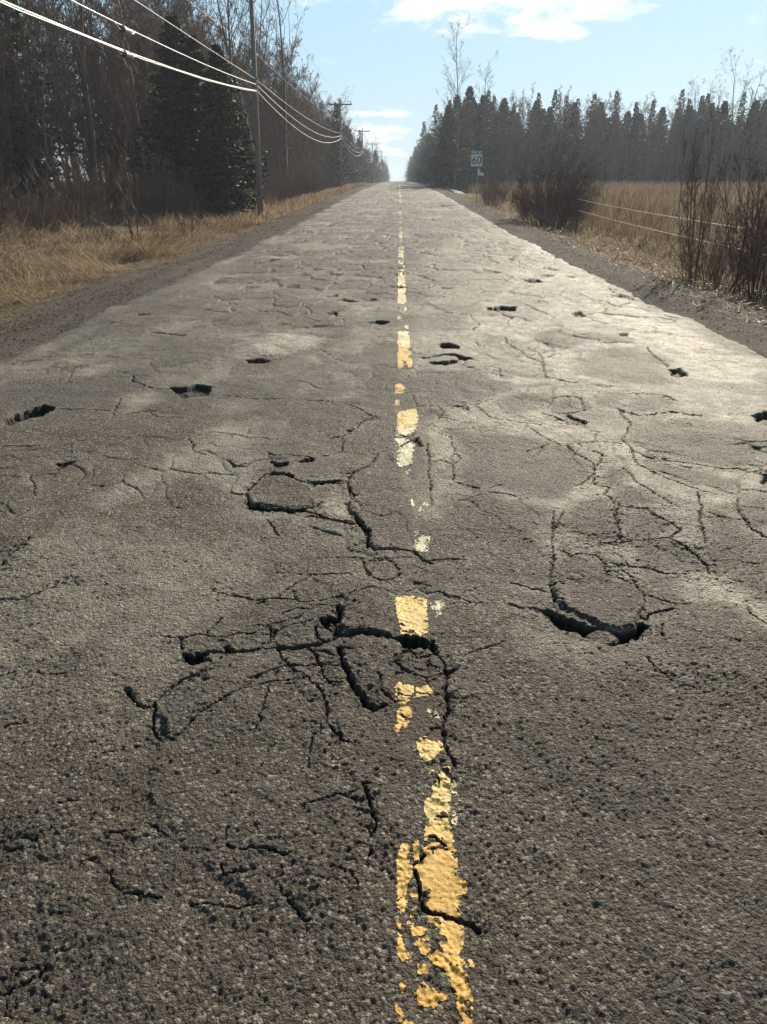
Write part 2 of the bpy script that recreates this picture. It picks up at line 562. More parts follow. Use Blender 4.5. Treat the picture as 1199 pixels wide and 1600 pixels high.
# surveyed cracks (C), holes (H), slabs (S), paint flakes (P), pale (L), dark (K) and dirt (D) areas: size and outline in metres
SURVEY = [
    ('S', 5, [-0.702,1.792,-0.757,1.911,-0.688,2.117,-0.424,2.237,-0.295,2.088,-0.213,1.89,-0.173,1.641,-0.092,1.436,-0.111,1.23,-0.31,1.193,-0.51,1.348,-0.662,1.535]),
    ('K', 0.5, [-0.75,2.271,-0.593,2.527,-0.398,2.701,-0.155,2.705,-0.015,2.604,0.003,2.286,0.033,2.156,0.161,2.109,0.151,1.928,-0.021,1.863,-0.136,1.923,-0.278,1.996,-0.476,2.146,-0.688,2.117]),
    ('C', 16, [-0.49,2.223,-0.415,2.224,-0.319,2.233,-0.245,2.247,-0.217,2.282,-0.173,2.296,-0.12,2.311,-0.073,2.291,-0.027,2.278,0.003,2.265]),
    ('H', 45, [0.007,2.286,0.026,2.219,0.063,2.207,0.108,2.234,0.13,2.215,0.145,2.235,0.11,2.288,0.049,2.303]),
    ('H', 40, [-0.298,2.401,-0.279,2.365,-0.239,2.358,-0.218,2.395,-0.23,2.44,-0.261,2.424]),
    ('C', 16, [-0.228,2.518,-0.217,2.425,-0.218,2.337,-0.196,2.296]),
    ('S', 12, [-0.207,2.583,-0.15,2.61,-0.083,2.654,-0.049,2.637,0.002,2.587,0.003,2.429,0.026,2.342,-0.012,2.285,-0.073,2.298,-0.12,2.311,-0.174,2.317,-0.208,2.366,-0.208,2.471]),
    ('S', 9, [-0.187,2.177,-0.17,2.255,-0.119,2.29,-0.042,2.258,-0.004,2.18,-0.003,2.082,-0.023,1.979,-0.036,1.925,-0.062,1.903,-0.096,1.934,-0.119,1.988,-0.158,2.055,-0.184,2.127]),
    ('C', 15, [-0.19,2.215,-0.189,2.151,-0.163,2.079,-0.141,2.021,-0.112,1.977,-0.089,1.919,-0.062,1.898,-0.035,1.914]),
    ('C', 6, [-0.413,2.211,-0.4,2.173,-0.364,2.123,-0.335,2.07,-0.288,2.03,-0.278,2.002,-0.241,1.975,-0.225,1.942,-0.219,1.88,-0.21,1.82,-0.179,1.792,-0.159,1.774,-0.154,1.746]),
    ('C', 9, [-0.301,2.213,-0.267,2.162,-0.258,2.107,-0.196,2.102]),
    ('C', 6, [-0.301,2.207,-0.248,2.195,-0.208,2.164]),
    ('C', 7, [-0.457,2.032,-0.419,2.062,-0.361,2.105,-0.304,2.106,-0.254,2.107]),
    ('C', 4, [-0.448,1.982,-0.382,2.0,-0.328,2.012,-0.295,2.03]),
    ('C', 6, [-0.253,2.101,-0.236,2.031,-0.21,2.014,-0.169,2.015]),
    ('C', 3, [-0.243,1.791,-0.237,1.708,-0.239,1.64]),
    ('C', 6, [-0.446,2.277,-0.448,2.34,-0.459,2.361]),
    ('C', 8, [-0.292,2.343,-0.254,2.351,-0.221,2.323,-0.217,2.282,-0.244,2.241,-0.282,2.28,-0.292,2.343]),
    ('C', 7, [-0.543,2.528,-0.499,2.561,-0.442,2.579,-0.383,2.572,-0.347,2.556,-0.281,2.557,-0.224,2.583,-0.199,2.584]),
    ('C', 3, [-0.442,2.638,-0.403,2.737,-0.355,2.784,-0.311,2.794,-0.23,2.786,-0.195,2.796]),
    ('C', 3, [-0.449,2.63,-0.401,2.648,-0.392,2.58]),
    ('C', 4, [-0.433,2.451,-0.381,2.491,-0.33,2.477,-0.293,2.517,-0.236,2.518]),
    ('C', 5, [-0.44,2.291,-0.431,2.333,-0.375,2.378,-0.313,2.393]),
    ('C', 4, [-0.344,2.453,-0.364,2.422,-0.424,2.391,-0.469,2.376,-0.518,2.382]),
    ('C', 4, [-0.144,2.855,-0.132,2.788,-0.095,2.743,-0.051,2.725,-0.007,2.744,0.011,2.8]),
    ('C', 2.5, [-0.144,2.855,-0.119,2.915,-0.054,2.936,0.001,2.887,0.011,2.8]),
    ('C', 4, [-0.184,2.618,-0.134,2.636,-0.084,2.671,-0.04,2.637,-0.006,2.604]),
    ('C', 13, [-0.232,3.42,-0.194,3.293,-0.149,3.198,-0.129,3.062,-0.094,3.009,-0.018,3.01,0.076,2.98,0.112,2.919,0.147,2.86]),
    ('C', 9, [-0.484,3.402,-0.418,3.377,-0.349,3.302,-0.264,3.267,-0.202,3.256]),
    ('C', 4, [0.148,2.89,0.222,2.901,0.295,2.893]),
    ('C', 5, [0.036,2.622,0.087,2.64,0.12,2.606,0.171,2.616,0.203,2.583,0.252,2.567,0.29,2.528]),
    ('C', 7, [0.131,2.234,0.157,2.158,0.167,2.085,0.165,1.982,0.155,1.877,0.15,1.779,0.154,1.689,0.166,1.648]),
    ('D', 1, [0.004,2.168,0.128,2.183,0.16,2.085,0.158,1.928,0.143,1.779,0.055,1.787,-0.02,1.767,-0.058,1.785,-0.08,1.872,-0.022,1.925,-0.003,2.058]),
    ('D', 1, [-0.071,1.785,-0.02,1.776,-0.019,1.686,-0.055,1.66,-0.081,1.711]),
    ('C', 9, [0.004,2.155,0.033,2.2,0.077,2.169,0.144,2.209]),
    ('C', 9, [-0.003,2.13,0.032,2.089,0.089,2.072,0.13,2.061,0.189,2.103]),
    ('C', 11, [0.113,2.17,0.104,2.12]),
    ('C', 4, [-0.045,2.058,-0.036,1.968,-0.009,1.947,0.011,1.926]),
    ('C', 3, [0.201,2.171,0.255,2.204,0.332,2.238,0.373,2.266]),
    ('C', 3, [-0.405,1.972,-0.406,1.817,-0.411,1.769]),
    ('P', 0.35, [0.002,2.571,0.036,2.596,0.086,2.581,0.115,2.557,0.116,2.462,0.115,2.33,0.08,2.301,0.061,2.321,0.019,2.342,0.007,2.414,-0.002,2.522]),
    ('P', 0.35, [0.019,2.328,0.057,2.314,0.064,2.287,0.041,2.266,0.019,2.286]),
    ('P', 0.9, [0.135,2.557,0.177,2.566,0.188,2.526,0.165,2.478,0.175,2.448,0.151,2.432,0.145,2.478,0.134,2.509]),
    ('P', 0.3, [0.001,2.001,0.025,2.042,0.057,2.048,0.066,2.003,0.101,2.015,0.121,1.998,0.116,1.971,0.079,1.959,0.055,1.948,0.024,1.921,0.004,1.941]),
    ('P', 0.15, [0.005,1.884,0.024,1.915,0.048,1.905,0.047,1.845,0.03,1.815,0.005,1.791,-0.002,1.81,0.011,1.834]),
    ('P', 0.4, [0.064,1.75,0.093,1.774,0.136,1.751,0.137,1.724,0.12,1.689,0.089,1.662,0.075,1.679,0.066,1.714]),
    ('P', 0.8, [0.1,1.896,0.123,1.891,0.135,1.866,0.115,1.861]),
    ('P', 1, [0.088,3.088,0.128,3.145,0.153,3.134,0.145,3.045,0.133,2.981,0.095,2.981,0.077,3.033]),
    ('P', 1, [0.085,3.179,0.105,3.191,0.109,3.156,0.084,3.144]),
    ('P', 0.1, [-0.025,5.964,0.026,6.0,0.059,5.83,0.067,5.7,-0.015,5.679]),
    ('P', 0.5, [-0.015,5.512,0.017,5.483,0.009,5.338,-0.014,5.366]),
    ('P', 0.35, [0.002,5.135,0.07,5.189,0.131,5.201,0.144,4.993,0.131,4.845,0.066,4.75,-0.002,4.795]),
    ('P', 0.9, [-0.002,4.795,0.066,4.75,0.131,4.845,0.135,4.751,0.106,4.638,0.05,4.55,0.003,4.527,-0.011,4.57]),
    ('P', 1, [-0.017,4.506,0.05,4.528,0.076,4.487,0.029,4.363,-0.01,4.363]),
    ('P', 1, [0.003,4.304,0.076,4.466,0.109,4.446,0.098,4.21,0.09,4.101,0.034,4.046,0.004,4.046]),
    ('P', 1, [0.04,3.978,0.076,3.995,0.057,3.911]),
    ('P', 1, [0.076,3.59,0.086,3.534,0.085,3.479,0.074,3.452]),
    ('P', 1, [0.101,3.453,0.122,3.466,0.132,3.427,0.11,3.405]),
    ('P', 1, [0.129,3.507,0.146,3.549,0.16,3.481,0.143,3.453]),
    ('P', 1, [0.078,3.088,0.119,3.145,0.147,3.123,0.14,3.045,0.143,2.992,0.109,2.981,0.082,3.012]),
    ('P', 1, [0.085,3.19,0.11,3.191,0.104,3.156,0.084,3.156]),
    ('P', 0.45, [0.124,1.646,0.151,1.647,0.151,1.598,0.144,1.52,0.137,1.462,0.115,1.461,0.088,1.461,0.078,1.489,0.091,1.534,0.086,1.557,0.104,1.573,0.115,1.581,0.117,1.621]),
    ('P', 0.5, [0.094,1.629,0.115,1.629,0.11,1.597,0.096,1.605]),
    ('P', 0.3, [0.088,1.454,0.134,1.458,0.146,1.42,0.146,1.384,0.117,1.386,0.107,1.399,0.08,1.389,0.076,1.419]),
    ('P', 0.12, [0.08,1.369,0.106,1.386,0.148,1.374,0.15,1.336,0.147,1.293,0.164,1.275,0.169,1.252,0.149,1.24,0.148,1.201,0.152,1.191,0.135,1.185,0.102,1.19,0.074,1.203,0.068,1.233,0.057,1.291,0.05,1.334]),
    ('P', 0.12, [0.078,1.184,0.102,1.184,0.135,1.174,0.15,1.159,0.15,1.128,0.143,1.103,0.148,1.07,0.131,1.06,0.11,1.079,0.107,1.103,0.099,1.127,0.105,1.153,0.082,1.171]),
    ('P', 0.05, [0.077,1.092,0.093,1.098,0.11,1.076,0.136,1.065,0.152,1.047,0.156,1.007,0.155,0.977,0.151,0.932,0.138,0.943,0.13,0.981,0.131,0.998,0.116,1.033,0.113,1.055,0.087,1.069]),
    ('P', 0.2, [0.011,1.352,0.022,1.381,0.035,1.372,0.032,1.333,0.045,1.309,0.042,1.285,0.026,1.261,0.029,1.232,0.021,1.183,0.009,1.199,0.009,1.255,0.009,1.302]),
    ('P', 0.1, [0.044,1.25,0.056,1.25,0.053,1.238,0.041,1.238]),
    ('P', 0.1, [0.043,1.199,0.057,1.205,0.052,1.189,0.042,1.183]),
    ('P', 0.1, [0.033,1.167,0.045,1.173,0.042,1.154,0.033,1.157]),
    ('P', 0.1, [0.037,1.144,0.054,1.157,0.07,1.147,0.062,1.132,0.044,1.131]),
    ('P', 0.1, [0.048,1.111,0.062,1.129,0.078,1.127,0.073,1.097,0.059,1.09]),
    ('P', 0.1, [0.054,1.063,0.065,1.066,0.071,1.055,0.067,1.048,0.054,1.05]),
    ('P', 0.05, [0.051,1.018,0.064,1.029,0.076,1.014,0.106,1.004,0.099,0.995,0.086,0.992,0.088,0.978,0.067,0.979,0.05,0.987,0.045,1.005]),
    ('P', 0.1, [0.009,1.136,0.016,1.131,0.021,1.101,0.038,1.075,0.021,1.072,0.012,1.091,0.012,1.116]),
    ('P', 0.1, [0.009,1.167,0.016,1.162,0.015,1.151]),
    ('P', 0.05, [0.016,1.022,0.025,1.02,0.02,1.011]),
    ('P', 0.05, [0.007,0.976,0.016,0.97,0.02,0.953,0.041,0.946,0.04,0.922,0.02,0.937]),
    ('P', 0.05, [0.045,0.956,0.061,0.946,0.049,0.93]),
    ('P', 0.2, [0.048,1.378,0.059,1.385,0.059,1.366,0.048,1.359]),
    ('P', 0.2, [0.045,1.349,0.056,1.353,0.048,1.34]),
    ('P', 0.2, [0.155,1.08,0.164,1.084,0.168,1.07,0.159,1.068]),
    ('P', 0.8, [0.16,1.598,0.167,1.574,0.162,1.543,0.155,1.551]),
    ('P', 0.8, [0.153,1.491,0.162,1.469,0.158,1.445,0.15,1.448]),
    ('C', 8, [0.064,1.205,0.088,1.189,0.121,1.182,0.149,1.175,0.167,1.164,0.185,1.154,0.193,1.142]),
    ('C', 6, [0.047,1.309,0.056,1.261,0.065,1.211]),
    ('C', 7, [-0.09,1.569,-0.079,1.523,-0.057,1.465,-0.053,1.41]),
    ('C', 5, [-0.057,1.376,-0.064,1.344]),
    ('C', 4, [-0.146,1.305,-0.099,1.288,-0.082,1.253]),
    ('C', 5, [-0.339,1.358,-0.307,1.355,-0.263,1.34]),
    ('C', 4, [-0.087,1.585,-0.098,1.561,-0.181,1.521,-0.229,1.498]),
    ('C', 6, [0.074,1.353,0.047,1.327]),
    ('C', 4, [0.11,1.461,0.137,1.462]),
    ('C', 3, [0.111,1.613,0.115,1.573]),
    ('C', 4, [0.091,1.399,0.107,1.399,0.133,1.383]),
    ('C', 3, [-0.27,1.249,-0.225,1.205,-0.183,1.174]),
    ('C', 3, [-0.026,1.39,-0.004,1.364]),
    ('H', 32, [-0.74,2.205,-0.706,2.186,-0.663,2.193,-0.647,2.155,-0.683,2.123,-0.725,2.16]),
    ('C', 20, [-0.66,2.18,-0.598,2.201,-0.596,2.227,-0.579,2.201,-0.488,2.21]),
    ('C', 13, [-0.618,2.094,-0.667,2.034,-0.7,1.999,-0.731,1.96]),
    ('C', 7, [-0.598,2.101,-0.646,2.035,-0.682,2.011]),
    ('C', 9, [-0.731,1.96,-0.747,1.922,-0.754,1.901,-0.781,1.9,-0.824,1.931,-0.859,1.974,-0.873,1.996]),
    ('C', 8, [-0.747,1.911,-0.741,1.87,-0.727,1.81,-0.712,1.772,-0.689,1.736,-0.655,1.736]),
    ('K', 0.8, [-0.729,1.86,-0.7,1.85,-0.665,1.773,-0.661,1.736,-0.689,1.736,-0.718,1.791]),
    ('S', -10, [-0.729,1.86,-0.7,1.85,-0.665,1.773,-0.661,1.736,-0.689,1.736,-0.718,1.791]),
    ('C', 5, [-0.645,1.746,-0.611,1.813,-0.585,1.863,-0.53,1.915,-0.498,1.959,-0.463,1.993]),
    ('C', 4, [-0.765,2.271,-0.704,2.3,-0.624,2.288,-0.597,2.309,-0.572,2.338,-0.51,2.332]),
    ('C', 3, [-0.655,2.432,-0.661,2.387,-0.681,2.3]),
    ('C', 5, [-0.708,2.599,-0.637,2.584,-0.564,2.552,-0.522,2.553]),
    ('C', 3, [-0.83,2.284,-0.758,2.271]),
    ('C', 4, [-0.744,2.218,-0.765,2.271]),
    ('C', 12, [-1.613,2.565,-1.556,2.553,-1.496,2.551,-1.453,2.568,-1.421,2.611]),
    ('C', 6, [-1.421,2.611,-1.397,2.655,-1.381,2.7]),
    ('K', 0.7, [-1.892,3.118,-1.833,3.119,-1.719,3.087,-1.684,3.077,-1.682,2.947,-1.689,2.826,-1.715,2.767]),
    ('C', 7, [-1.685,3.099,-1.693,3.032,-1.682,2.926,-1.689,2.826]),
    ('K', 0.7, [-1.1,2.224,-1.07,2.245,-1.051,2.135,-1.066,2.08,-1.106,2.073,-1.109,2.134]),
    ('C', 3, [-1.197,2.083,-1.125,2.066,-1.099,2.073]),
    ('C', 4, [-1.196,1.816,-1.164,1.832,-1.128,1.837]),
    ('C', 3, [-0.751,1.725,-0.795,1.707,-0.85,1.688]),
    ('D', 0.9, [-0.729,1.753,-0.696,1.726,-0.659,1.632,-0.691,1.632,-0.719,1.681]),
    ('H', 50, [0.552,2.478,0.596,2.456,0.646,2.427,0.698,2.376,0.754,2.349,0.8,2.322,0.868,2.344,0.911,2.387,0.924,2.366,0.864,2.302,0.816,2.267,0.767,2.253,0.716,2.286,0.649,2.326,0.605,2.339,0.577,2.396]),
    ('C', 15, [0.921,2.447,0.936,2.417,0.958,2.463,1.002,2.479,1.042,2.503]),
    ('S', 16, [0.606,2.55,0.64,2.685,0.779,2.732,0.86,2.742,0.95,2.691,0.976,2.606,0.96,2.525,0.917,2.432,0.872,2.358,0.804,2.336,0.757,2.363,0.715,2.413,0.656,2.472]),
    ('C', 6, [0.603,2.534,0.631,2.685,0.697,2.712,0.78,2.737]),
    ('C', 3, [0.765,3.439,0.738,3.262,0.679,2.971,0.631,2.685]),
    ('C', 3, [1.087,3.445,1.057,3.292,1.026,3.173,0.973,3.083,0.903,3.071,0.848,3.08]),
    ('C', 4, [1.005,3.094,1.127,3.119,1.238,3.132,1.328,3.226,1.311,3.297,1.238,3.422]),
    ('C', 5, [1.238,3.132,1.283,3.067,1.32,2.983,1.309,2.902,1.309,2.806]),
    ('C', 4, [1.499,3.453,1.431,3.251,1.392,3.091]),
    ('C', 4, [1.689,3.456,1.677,3.28,1.705,3.164]),
    ('C', 6, [0.785,2.963,0.875,2.954,0.897,2.894,0.944,2.866,0.966,2.781,0.972,2.709,0.983,2.631,1.033,2.574,1.08,2.543,1.14,2.552]),
    ('C', 3, [0.96,2.997,0.985,2.916,0.996,2.857,1.072,2.839,1.122,2.803,1.205,2.786]),
    ('C', 4, [0.897,2.894,0.86,2.779,0.888,2.752,0.921,2.744,0.95,2.691,0.976,2.606]),
    ('C', 3, [0.867,2.807,0.914,2.817,0.94,2.781]),
    ('C', 3, [1.353,2.532,1.339,2.47,1.347,2.425,1.365,2.396]),
    ('C', 3, [0.974,2.389,0.955,2.304]),
    ('C', 3, [0.862,2.171,0.869,2.122,0.906,2.064]),
    ('C', 5, [0.445,2.515,0.489,2.484,0.543,2.47]),
    ('C', 4, [0.599,2.558,0.639,2.55,0.656,2.472]),
    ('C', 3, [0.596,2.632,0.548,2.648,0.47,2.699]),
    ('K', 0.6, [0.836,1.995,0.905,2.019,0.954,1.965,0.974,1.892,0.936,1.862,0.882,1.891,0.823,1.91]),
    ('L', 1, [1.181,2.767,1.265,2.805,1.336,2.716,1.379,2.614,1.426,2.533,1.378,2.426,1.348,2.501,1.282,2.579,1.188,2.593,1.161,2.66]),
    ('L', 0.5, [0.909,3.017,1.01,3.04,1.033,2.801,0.989,2.709,0.912,2.743,0.856,2.798]),
    ('L', 0.45, [0.709,3.386,0.844,3.44,0.906,3.082,0.796,3.015,0.698,3.1]),
    ('L', 0.25, [0.43,2.408,0.643,2.298,0.774,2.221,0.926,2.236,0.929,2.112,0.747,2.12,0.542,2.165,0.403,2.214]),
    ('C', 5.5, [-0.408,1.363,-0.391,1.354,-0.364,1.351,-0.339,1.358]),
    ('C', 2.75, [-0.417,1.416,-0.414,1.376]),
    ('C', 5.5, [-0.718,1.404,-0.693,1.408,-0.655,1.426]),
    ('C', 4.4, [-0.631,1.225,-0.581,1.224,-0.538,1.213]),
    ('C', 2.75, [-0.68,1.295,-0.655,1.254,-0.628,1.231]),
    ('C', 2.2, [-0.904,1.496,-0.869,1.508,-0.837,1.513]),
    ('C', 4.4, [-0.758,1.312,-0.731,1.322]),
    ('C', 4.95, [-0.94,1.347,-0.922,1.353]),
    ('C', 5.5, [-0.82,0.993,-0.797,1.0,-0.776,1.011,-0.754,1.021,-0.731,1.049]),
    ('C', 4.4, [-0.791,1.043,-0.773,1.052,-0.74,1.058]),
    ('C', 3.3, [-0.769,1.179,-0.73,1.19]),
    ('C', 2.2, [-0.629,1.447,-0.599,1.42,-0.559,1.393]),
    ('C', 2.75, [-0.312,1.204,-0.358,1.192,-0.428,1.201,-0.455,1.195]),
    ('C', 2.75, [-0.409,1.294,-0.394,1.271,-0.351,1.283,-0.328,1.29]),
    ('C', 1.65, [-0.522,1.355,-0.451,1.343]),
    ('D', 0.9, [-0.691,1.631,-0.661,1.631,-0.638,1.513,-0.643,1.476,-0.684,1.55]),
    ('D', 0.6, [-1.043,1.468,-0.996,1.476,-0.955,1.484,-0.979,1.441,-0.969,1.372,-0.97,1.321]),
    ('D', 0.6, [-0.749,1.383,-0.687,1.391,-0.676,1.358,-0.718,1.344]),
    ('H', 55, [-2.747,5.051,-2.745,5.174,-2.72,5.286,-2.622,5.386,-2.508,5.347,-2.483,5.206,-2.522,5.086,-2.596,5.017,-2.611,4.89,-2.654,4.889]),
    ('H', 45, [-1.824,5.93,-1.721,5.932,-1.583,6.004,-1.515,5.97,-1.46,5.768,-1.487,5.67,-1.643,5.573,-1.684,5.667,-1.76,5.762]),
    ('C', 8, [-2.479,5.29,-2.352,5.264,-2.213,5.267,-2.08,5.242]),
    ('C', 7, [-2.104,5.079,-1.996,5.134,-1.902,5.217,-1.765,5.276]),
    ('C', 4, [-2.02,5.16,-2.104,5.564]),
    ('C', 9, [-2.275,6.365,-2.189,6.101,-2.04,5.96,-1.916,5.894,-1.795,5.828]),
    ('C', 3, [-2.468,6.522,-2.275,6.365]),
    ('K', 0.5, [-1.779,5.22,-1.799,5.39,-1.707,5.51,-1.436,5.455,-1.428,5.226,-1.514,5.09,-1.679,5.087]),
    ('C', 4, [-1.779,5.22,-1.679,5.087,-1.507,5.064]),
    ('C', 5, [-1.228,5.612,-1.08,5.596]),
    ('C', 3, [-1.329,4.545,-1.27,4.42,-1.204,4.262,-1.123,4.187]),
    ('C', 5, [-2.726,6.069,-2.626,6.129,-2.579,6.242]),
    ('C', 5, [-2.935,6.726,-2.853,6.816]),
    ('C', 3, [-2.717,6.091,-2.853,6.474,-2.926,6.726]),
    ('C', 3, [-2.477,4.438,-2.371,4.44,-2.247,4.463]),
    ('H', 18, [-1.991,4.115,-1.954,4.142,-1.879,4.128,-1.863,4.071,-1.914,4.045,-1.958,4.062]),
    ('C', 7, [-1.976,4.228,-1.873,4.192]),
    ('C', 3, [-2.056,3.921,-1.946,3.729,-1.893,3.61]),
    ('C', 3, [-0.985,4.134,-0.93,4.046,-0.869,4.047,-0.822,4.119]),
    ('C', 5, [-1.941,3.906,-1.866,3.898]),
    ('C', 4, [-1.876,3.337,-1.851,3.442]),
    ('D', 0.5, [-2.02,3.922,-1.921,4.062,-1.812,4.1,-1.807,3.96,-1.932,3.857]),
    ('L', 0.4, [-2.071,5.443,-2.044,5.757,-1.92,5.792,-1.757,5.633,-1.817,5.448,-1.932,5.217]),
    ('L', 0.4, [-1.405,4.072,-1.28,4.461,-1.178,4.917,-0.945,4.825,-0.707,3.464,-1.014,3.874,-1.191,3.871,-1.292,3.622,-1.455,3.45,-1.56,3.587]),
    ('L', 0.35, [-1.386,5.517,-1.072,5.553,-1.026,5.29,-1.308,5.174]),
    ('H', 30, [-0.734,3.929,-0.685,3.964,-0.618,3.915,-0.551,3.851,-0.625,3.875,-0.696,3.88]),
    ('H', 35, [-0.767,3.532,-0.7,3.491,-0.674,3.465,-0.628,3.444,-0.565,3.453,-0.499,3.436,-0.452,3.447,-0.467,3.389,-0.523,3.373,-0.57,3.413,-0.641,3.394,-0.7,3.427,-0.748,3.458]),
    ('C', 9, [-0.734,3.929,-0.773,3.783,-0.791,3.661,-0.77,3.546]),
    ('C', 10, [-0.456,3.429,-0.407,3.47,-0.369,3.525]),
    ('C', 5, [-0.563,3.85,-0.508,3.788,-0.47,3.758]),
    ('S', 9, [-0.719,3.873,-0.613,3.875,-0.493,3.757,-0.41,3.609,-0.399,3.497,-0.468,3.447,-0.566,3.459,-0.653,3.465,-0.748,3.518,-0.782,3.631,-0.768,3.752]),
    ('H', 25, [-0.48,3.788,-0.438,3.78,-0.29,3.802,-0.293,3.758,-0.378,3.75,-0.45,3.727]),
    ('H', 30, [-0.729,4.128,-0.68,4.093,-0.632,4.105,-0.631,4.055,-0.685,4.043,-0.717,4.078]),
    ('H', 28, [-0.609,4.116,-0.564,4.153,-0.5,4.166,-0.498,4.122,-0.569,4.095]),
    ('C', 4, [-0.757,4.232,-0.72,4.195,-0.622,4.215,-0.492,4.181]),
    ('C', 5, [-0.479,4.181,-0.394,4.22,-0.332,4.317,-0.342,4.564,-0.423,4.562]),
    ('C', 8, [-0.343,4.585,-0.271,4.767,-0.235,4.911,-0.167,5.012]),
    ('C', 6, [-1.339,5.673,-1.163,5.613,-1.06,5.584,-0.905,5.526,-0.777,5.528,-0.626,5.471,-0.417,5.445,-0.299,5.303,-0.199,5.089,-0.137,4.987]),
    ('C', 4, [-0.918,6.088,-0.813,6.09,-0.718,6.021,-0.652,5.884,-0.547,5.852]),
    ('C', 3, [-0.678,6.317,-0.609,6.357,-0.569,6.319]),
    ('C', 13, [-0.172,4.025,-0.228,3.939,-0.265,3.856,-0.27,3.761,-0.246,3.642,-0.221,3.599]),
    ('C', 13, [-0.245,3.446,-0.219,3.368,-0.173,3.281,-0.128,3.175,-0.136,3.106,-0.128,3.029]),
    ('C', 8, [-0.221,3.599,-0.244,3.528,-0.245,3.446]),
    ('C', 10, [-0.117,4.244,-0.15,4.096,-0.172,4.025]),
    ('C', 9, [-0.427,3.364,-0.359,3.302,-0.275,3.279,-0.214,3.28]),
    ('S', 6, [-0.249,3.889,-0.158,3.991,-0.117,4.244,-0.016,4.284,0.045,3.895,0.077,3.619,0.093,3.323,0.068,3.044,-0.008,3.0,-0.113,3.03,-0.128,3.175,-0.195,3.318,-0.237,3.5,-0.253,3.762]),
    ('C', 4, [0.115,5.669,0.12,5.485,0.147,5.256,0.3,5.259,0.379,5.305,0.486,5.29,0.597,5.349]),
    ('C', 4, [0.199,6.334,0.335,6.36,0.694,6.343]),
    ('H', 22, [0.087,4.487,0.117,4.538,0.151,4.398,0.14,4.358,0.109,4.438]),
    ('C', 3, [0.01,4.57,0.077,4.55,0.106,4.638]),
    ('C', 6, [0.023,4.363,0.09,4.487]),
    ('C', 3, [0.18,4.406,0.176,3.93,0.183,3.65,0.171,3.481]),
    ('C', 3, [0.207,4.799,0.268,4.896,0.322,5.099,0.3,5.259]),
    ('C', 3, [0.302,4.159,0.347,4.272,0.378,4.179,0.338,4.052,0.302,4.159]),
    ('C', 3, [0.32,4.052,0.308,3.772]),
    ('C', 3, [0.257,4.663,0.334,4.576,0.349,4.291]),
    ('C', 2.5, [0.207,4.103,0.245,4.14,0.314,4.052]),
    ('C', 3, [-0.157,2.935,-0.143,2.836,-0.114,2.779]),
    ('C', 3, [-0.624,3.285,-0.542,3.144]),
    ('C', 3, [-0.969,4.116,-0.918,4.046,-0.82,4.119,-0.739,4.157]),
    ('C', 3, [0.331,3.773,0.435,3.684]),
    ('C', 5, [-0.092,4.283,-0.015,4.246]),
    ('L', 0.5, [0.169,4.943,0.331,4.996,0.449,4.494,0.404,4.107,0.337,3.712,0.395,3.485,0.265,3.622,0.193,3.276,0.124,3.324,0.182,3.77,0.164,4.326]),
    ('L', 0.45, [-0.41,3.497,-0.283,3.7,-0.236,3.473,-0.213,3.268,-0.319,3.316]),
    ('L', 0.3, [-0.984,4.01,-0.876,4.082,-0.76,3.463,-0.532,3.362,-0.311,3.218,-0.188,3.173,-0.157,2.935,-0.299,3.081,-0.512,3.214,-0.731,3.308,-0.867,3.461]),
    ('L', 0.35, [-0.896,6.053,-0.687,6.057,-0.652,5.718,-0.784,5.589]),
    ('L', 0.3, [-0.487,6.438,-0.29,6.137,-0.282,5.599,-0.408,5.535]),
    ('C', 6, [0.363,5.288,0.478,5.29,0.558,5.327,0.629,5.458,0.696,5.533]),
    ('C', 6, [0.477,5.276,0.497,5.175]),
    ('C', 4, [0.553,5.278,0.597,5.143,0.639,5.015,0.795,4.955,0.976,4.958]),
    ('C', 4, [1.336,6.986,1.255,6.452,1.279,6.213,1.415,6.124,1.555,5.977,1.719,5.954]),
    ('C', 9, [1.826,5.733,1.942,5.712,2.052,5.612,2.062,5.522]),
    ('C', 7, [1.588,5.297,1.655,5.197,1.692,5.131,1.832,5.167,1.942,5.215]),
    ('C', 11, [1.942,5.215,2.125,5.152]),
    ('C', 3, [1.083,5.358,1.183,5.581,1.271,5.621,1.365,5.546,1.358,5.293,1.191,5.221,1.064,5.253]),
    ('C', 6, [1.024,5.185,1.096,5.12,1.176,5.057,1.254,4.995]),
    ('H', 16, [1.203,5.188,1.285,5.137,1.316,5.027,1.284,4.964,1.24,5.013]),
    ('C', 5, [1.064,4.505,1.087,4.379,1.155,4.189,1.1,3.989,0.964,3.804]),
    ('C', 5, [1.21,4.457,1.243,4.357,1.199,4.213,1.139,4.121]),
    ('C', 5, [1.098,3.948,1.088,3.846,1.151,3.808,1.094,3.693,1.13,3.516,1.236,3.468,1.279,3.355,1.333,3.249,1.245,3.132,1.006,3.1,0.91,3.098]),
    ('C', 5, [1.105,3.499,1.05,3.304,1.02,3.128]),
    ('C', 5, [1.245,3.132,1.307,2.998,1.316,2.897,1.302,2.785]),
    ('C', 5, [1.448,4.674,1.456,4.487,1.493,4.337,1.614,4.267,1.732,4.2,1.846,4.134,1.969,4.136,2.078,4.008]),
    ('C', 4, [1.463,4.513,1.411,4.217,1.45,4.039,1.53,3.874,1.604,3.759,1.681,3.704]),
    ('C', 4, [1.308,4.124,1.317,3.994,1.3,3.83,1.356,3.643,1.377,3.538]),
    ('C', 4, [1.59,3.721,1.533,3.507,1.461,3.343,1.403,3.135]),
    ('C', 4, [1.771,3.651,1.686,3.443,1.672,3.286,1.696,3.169]),
    ('C', 3, [1.448,4.674,1.591,4.97,1.588,5.297]),
    ('C', 3, [0.876,4.895,0.967,4.61,1.031,4.505,1.272,4.616,1.411,4.565]),
    ('C', 3, [0.948,4.503,0.791,4.348]),
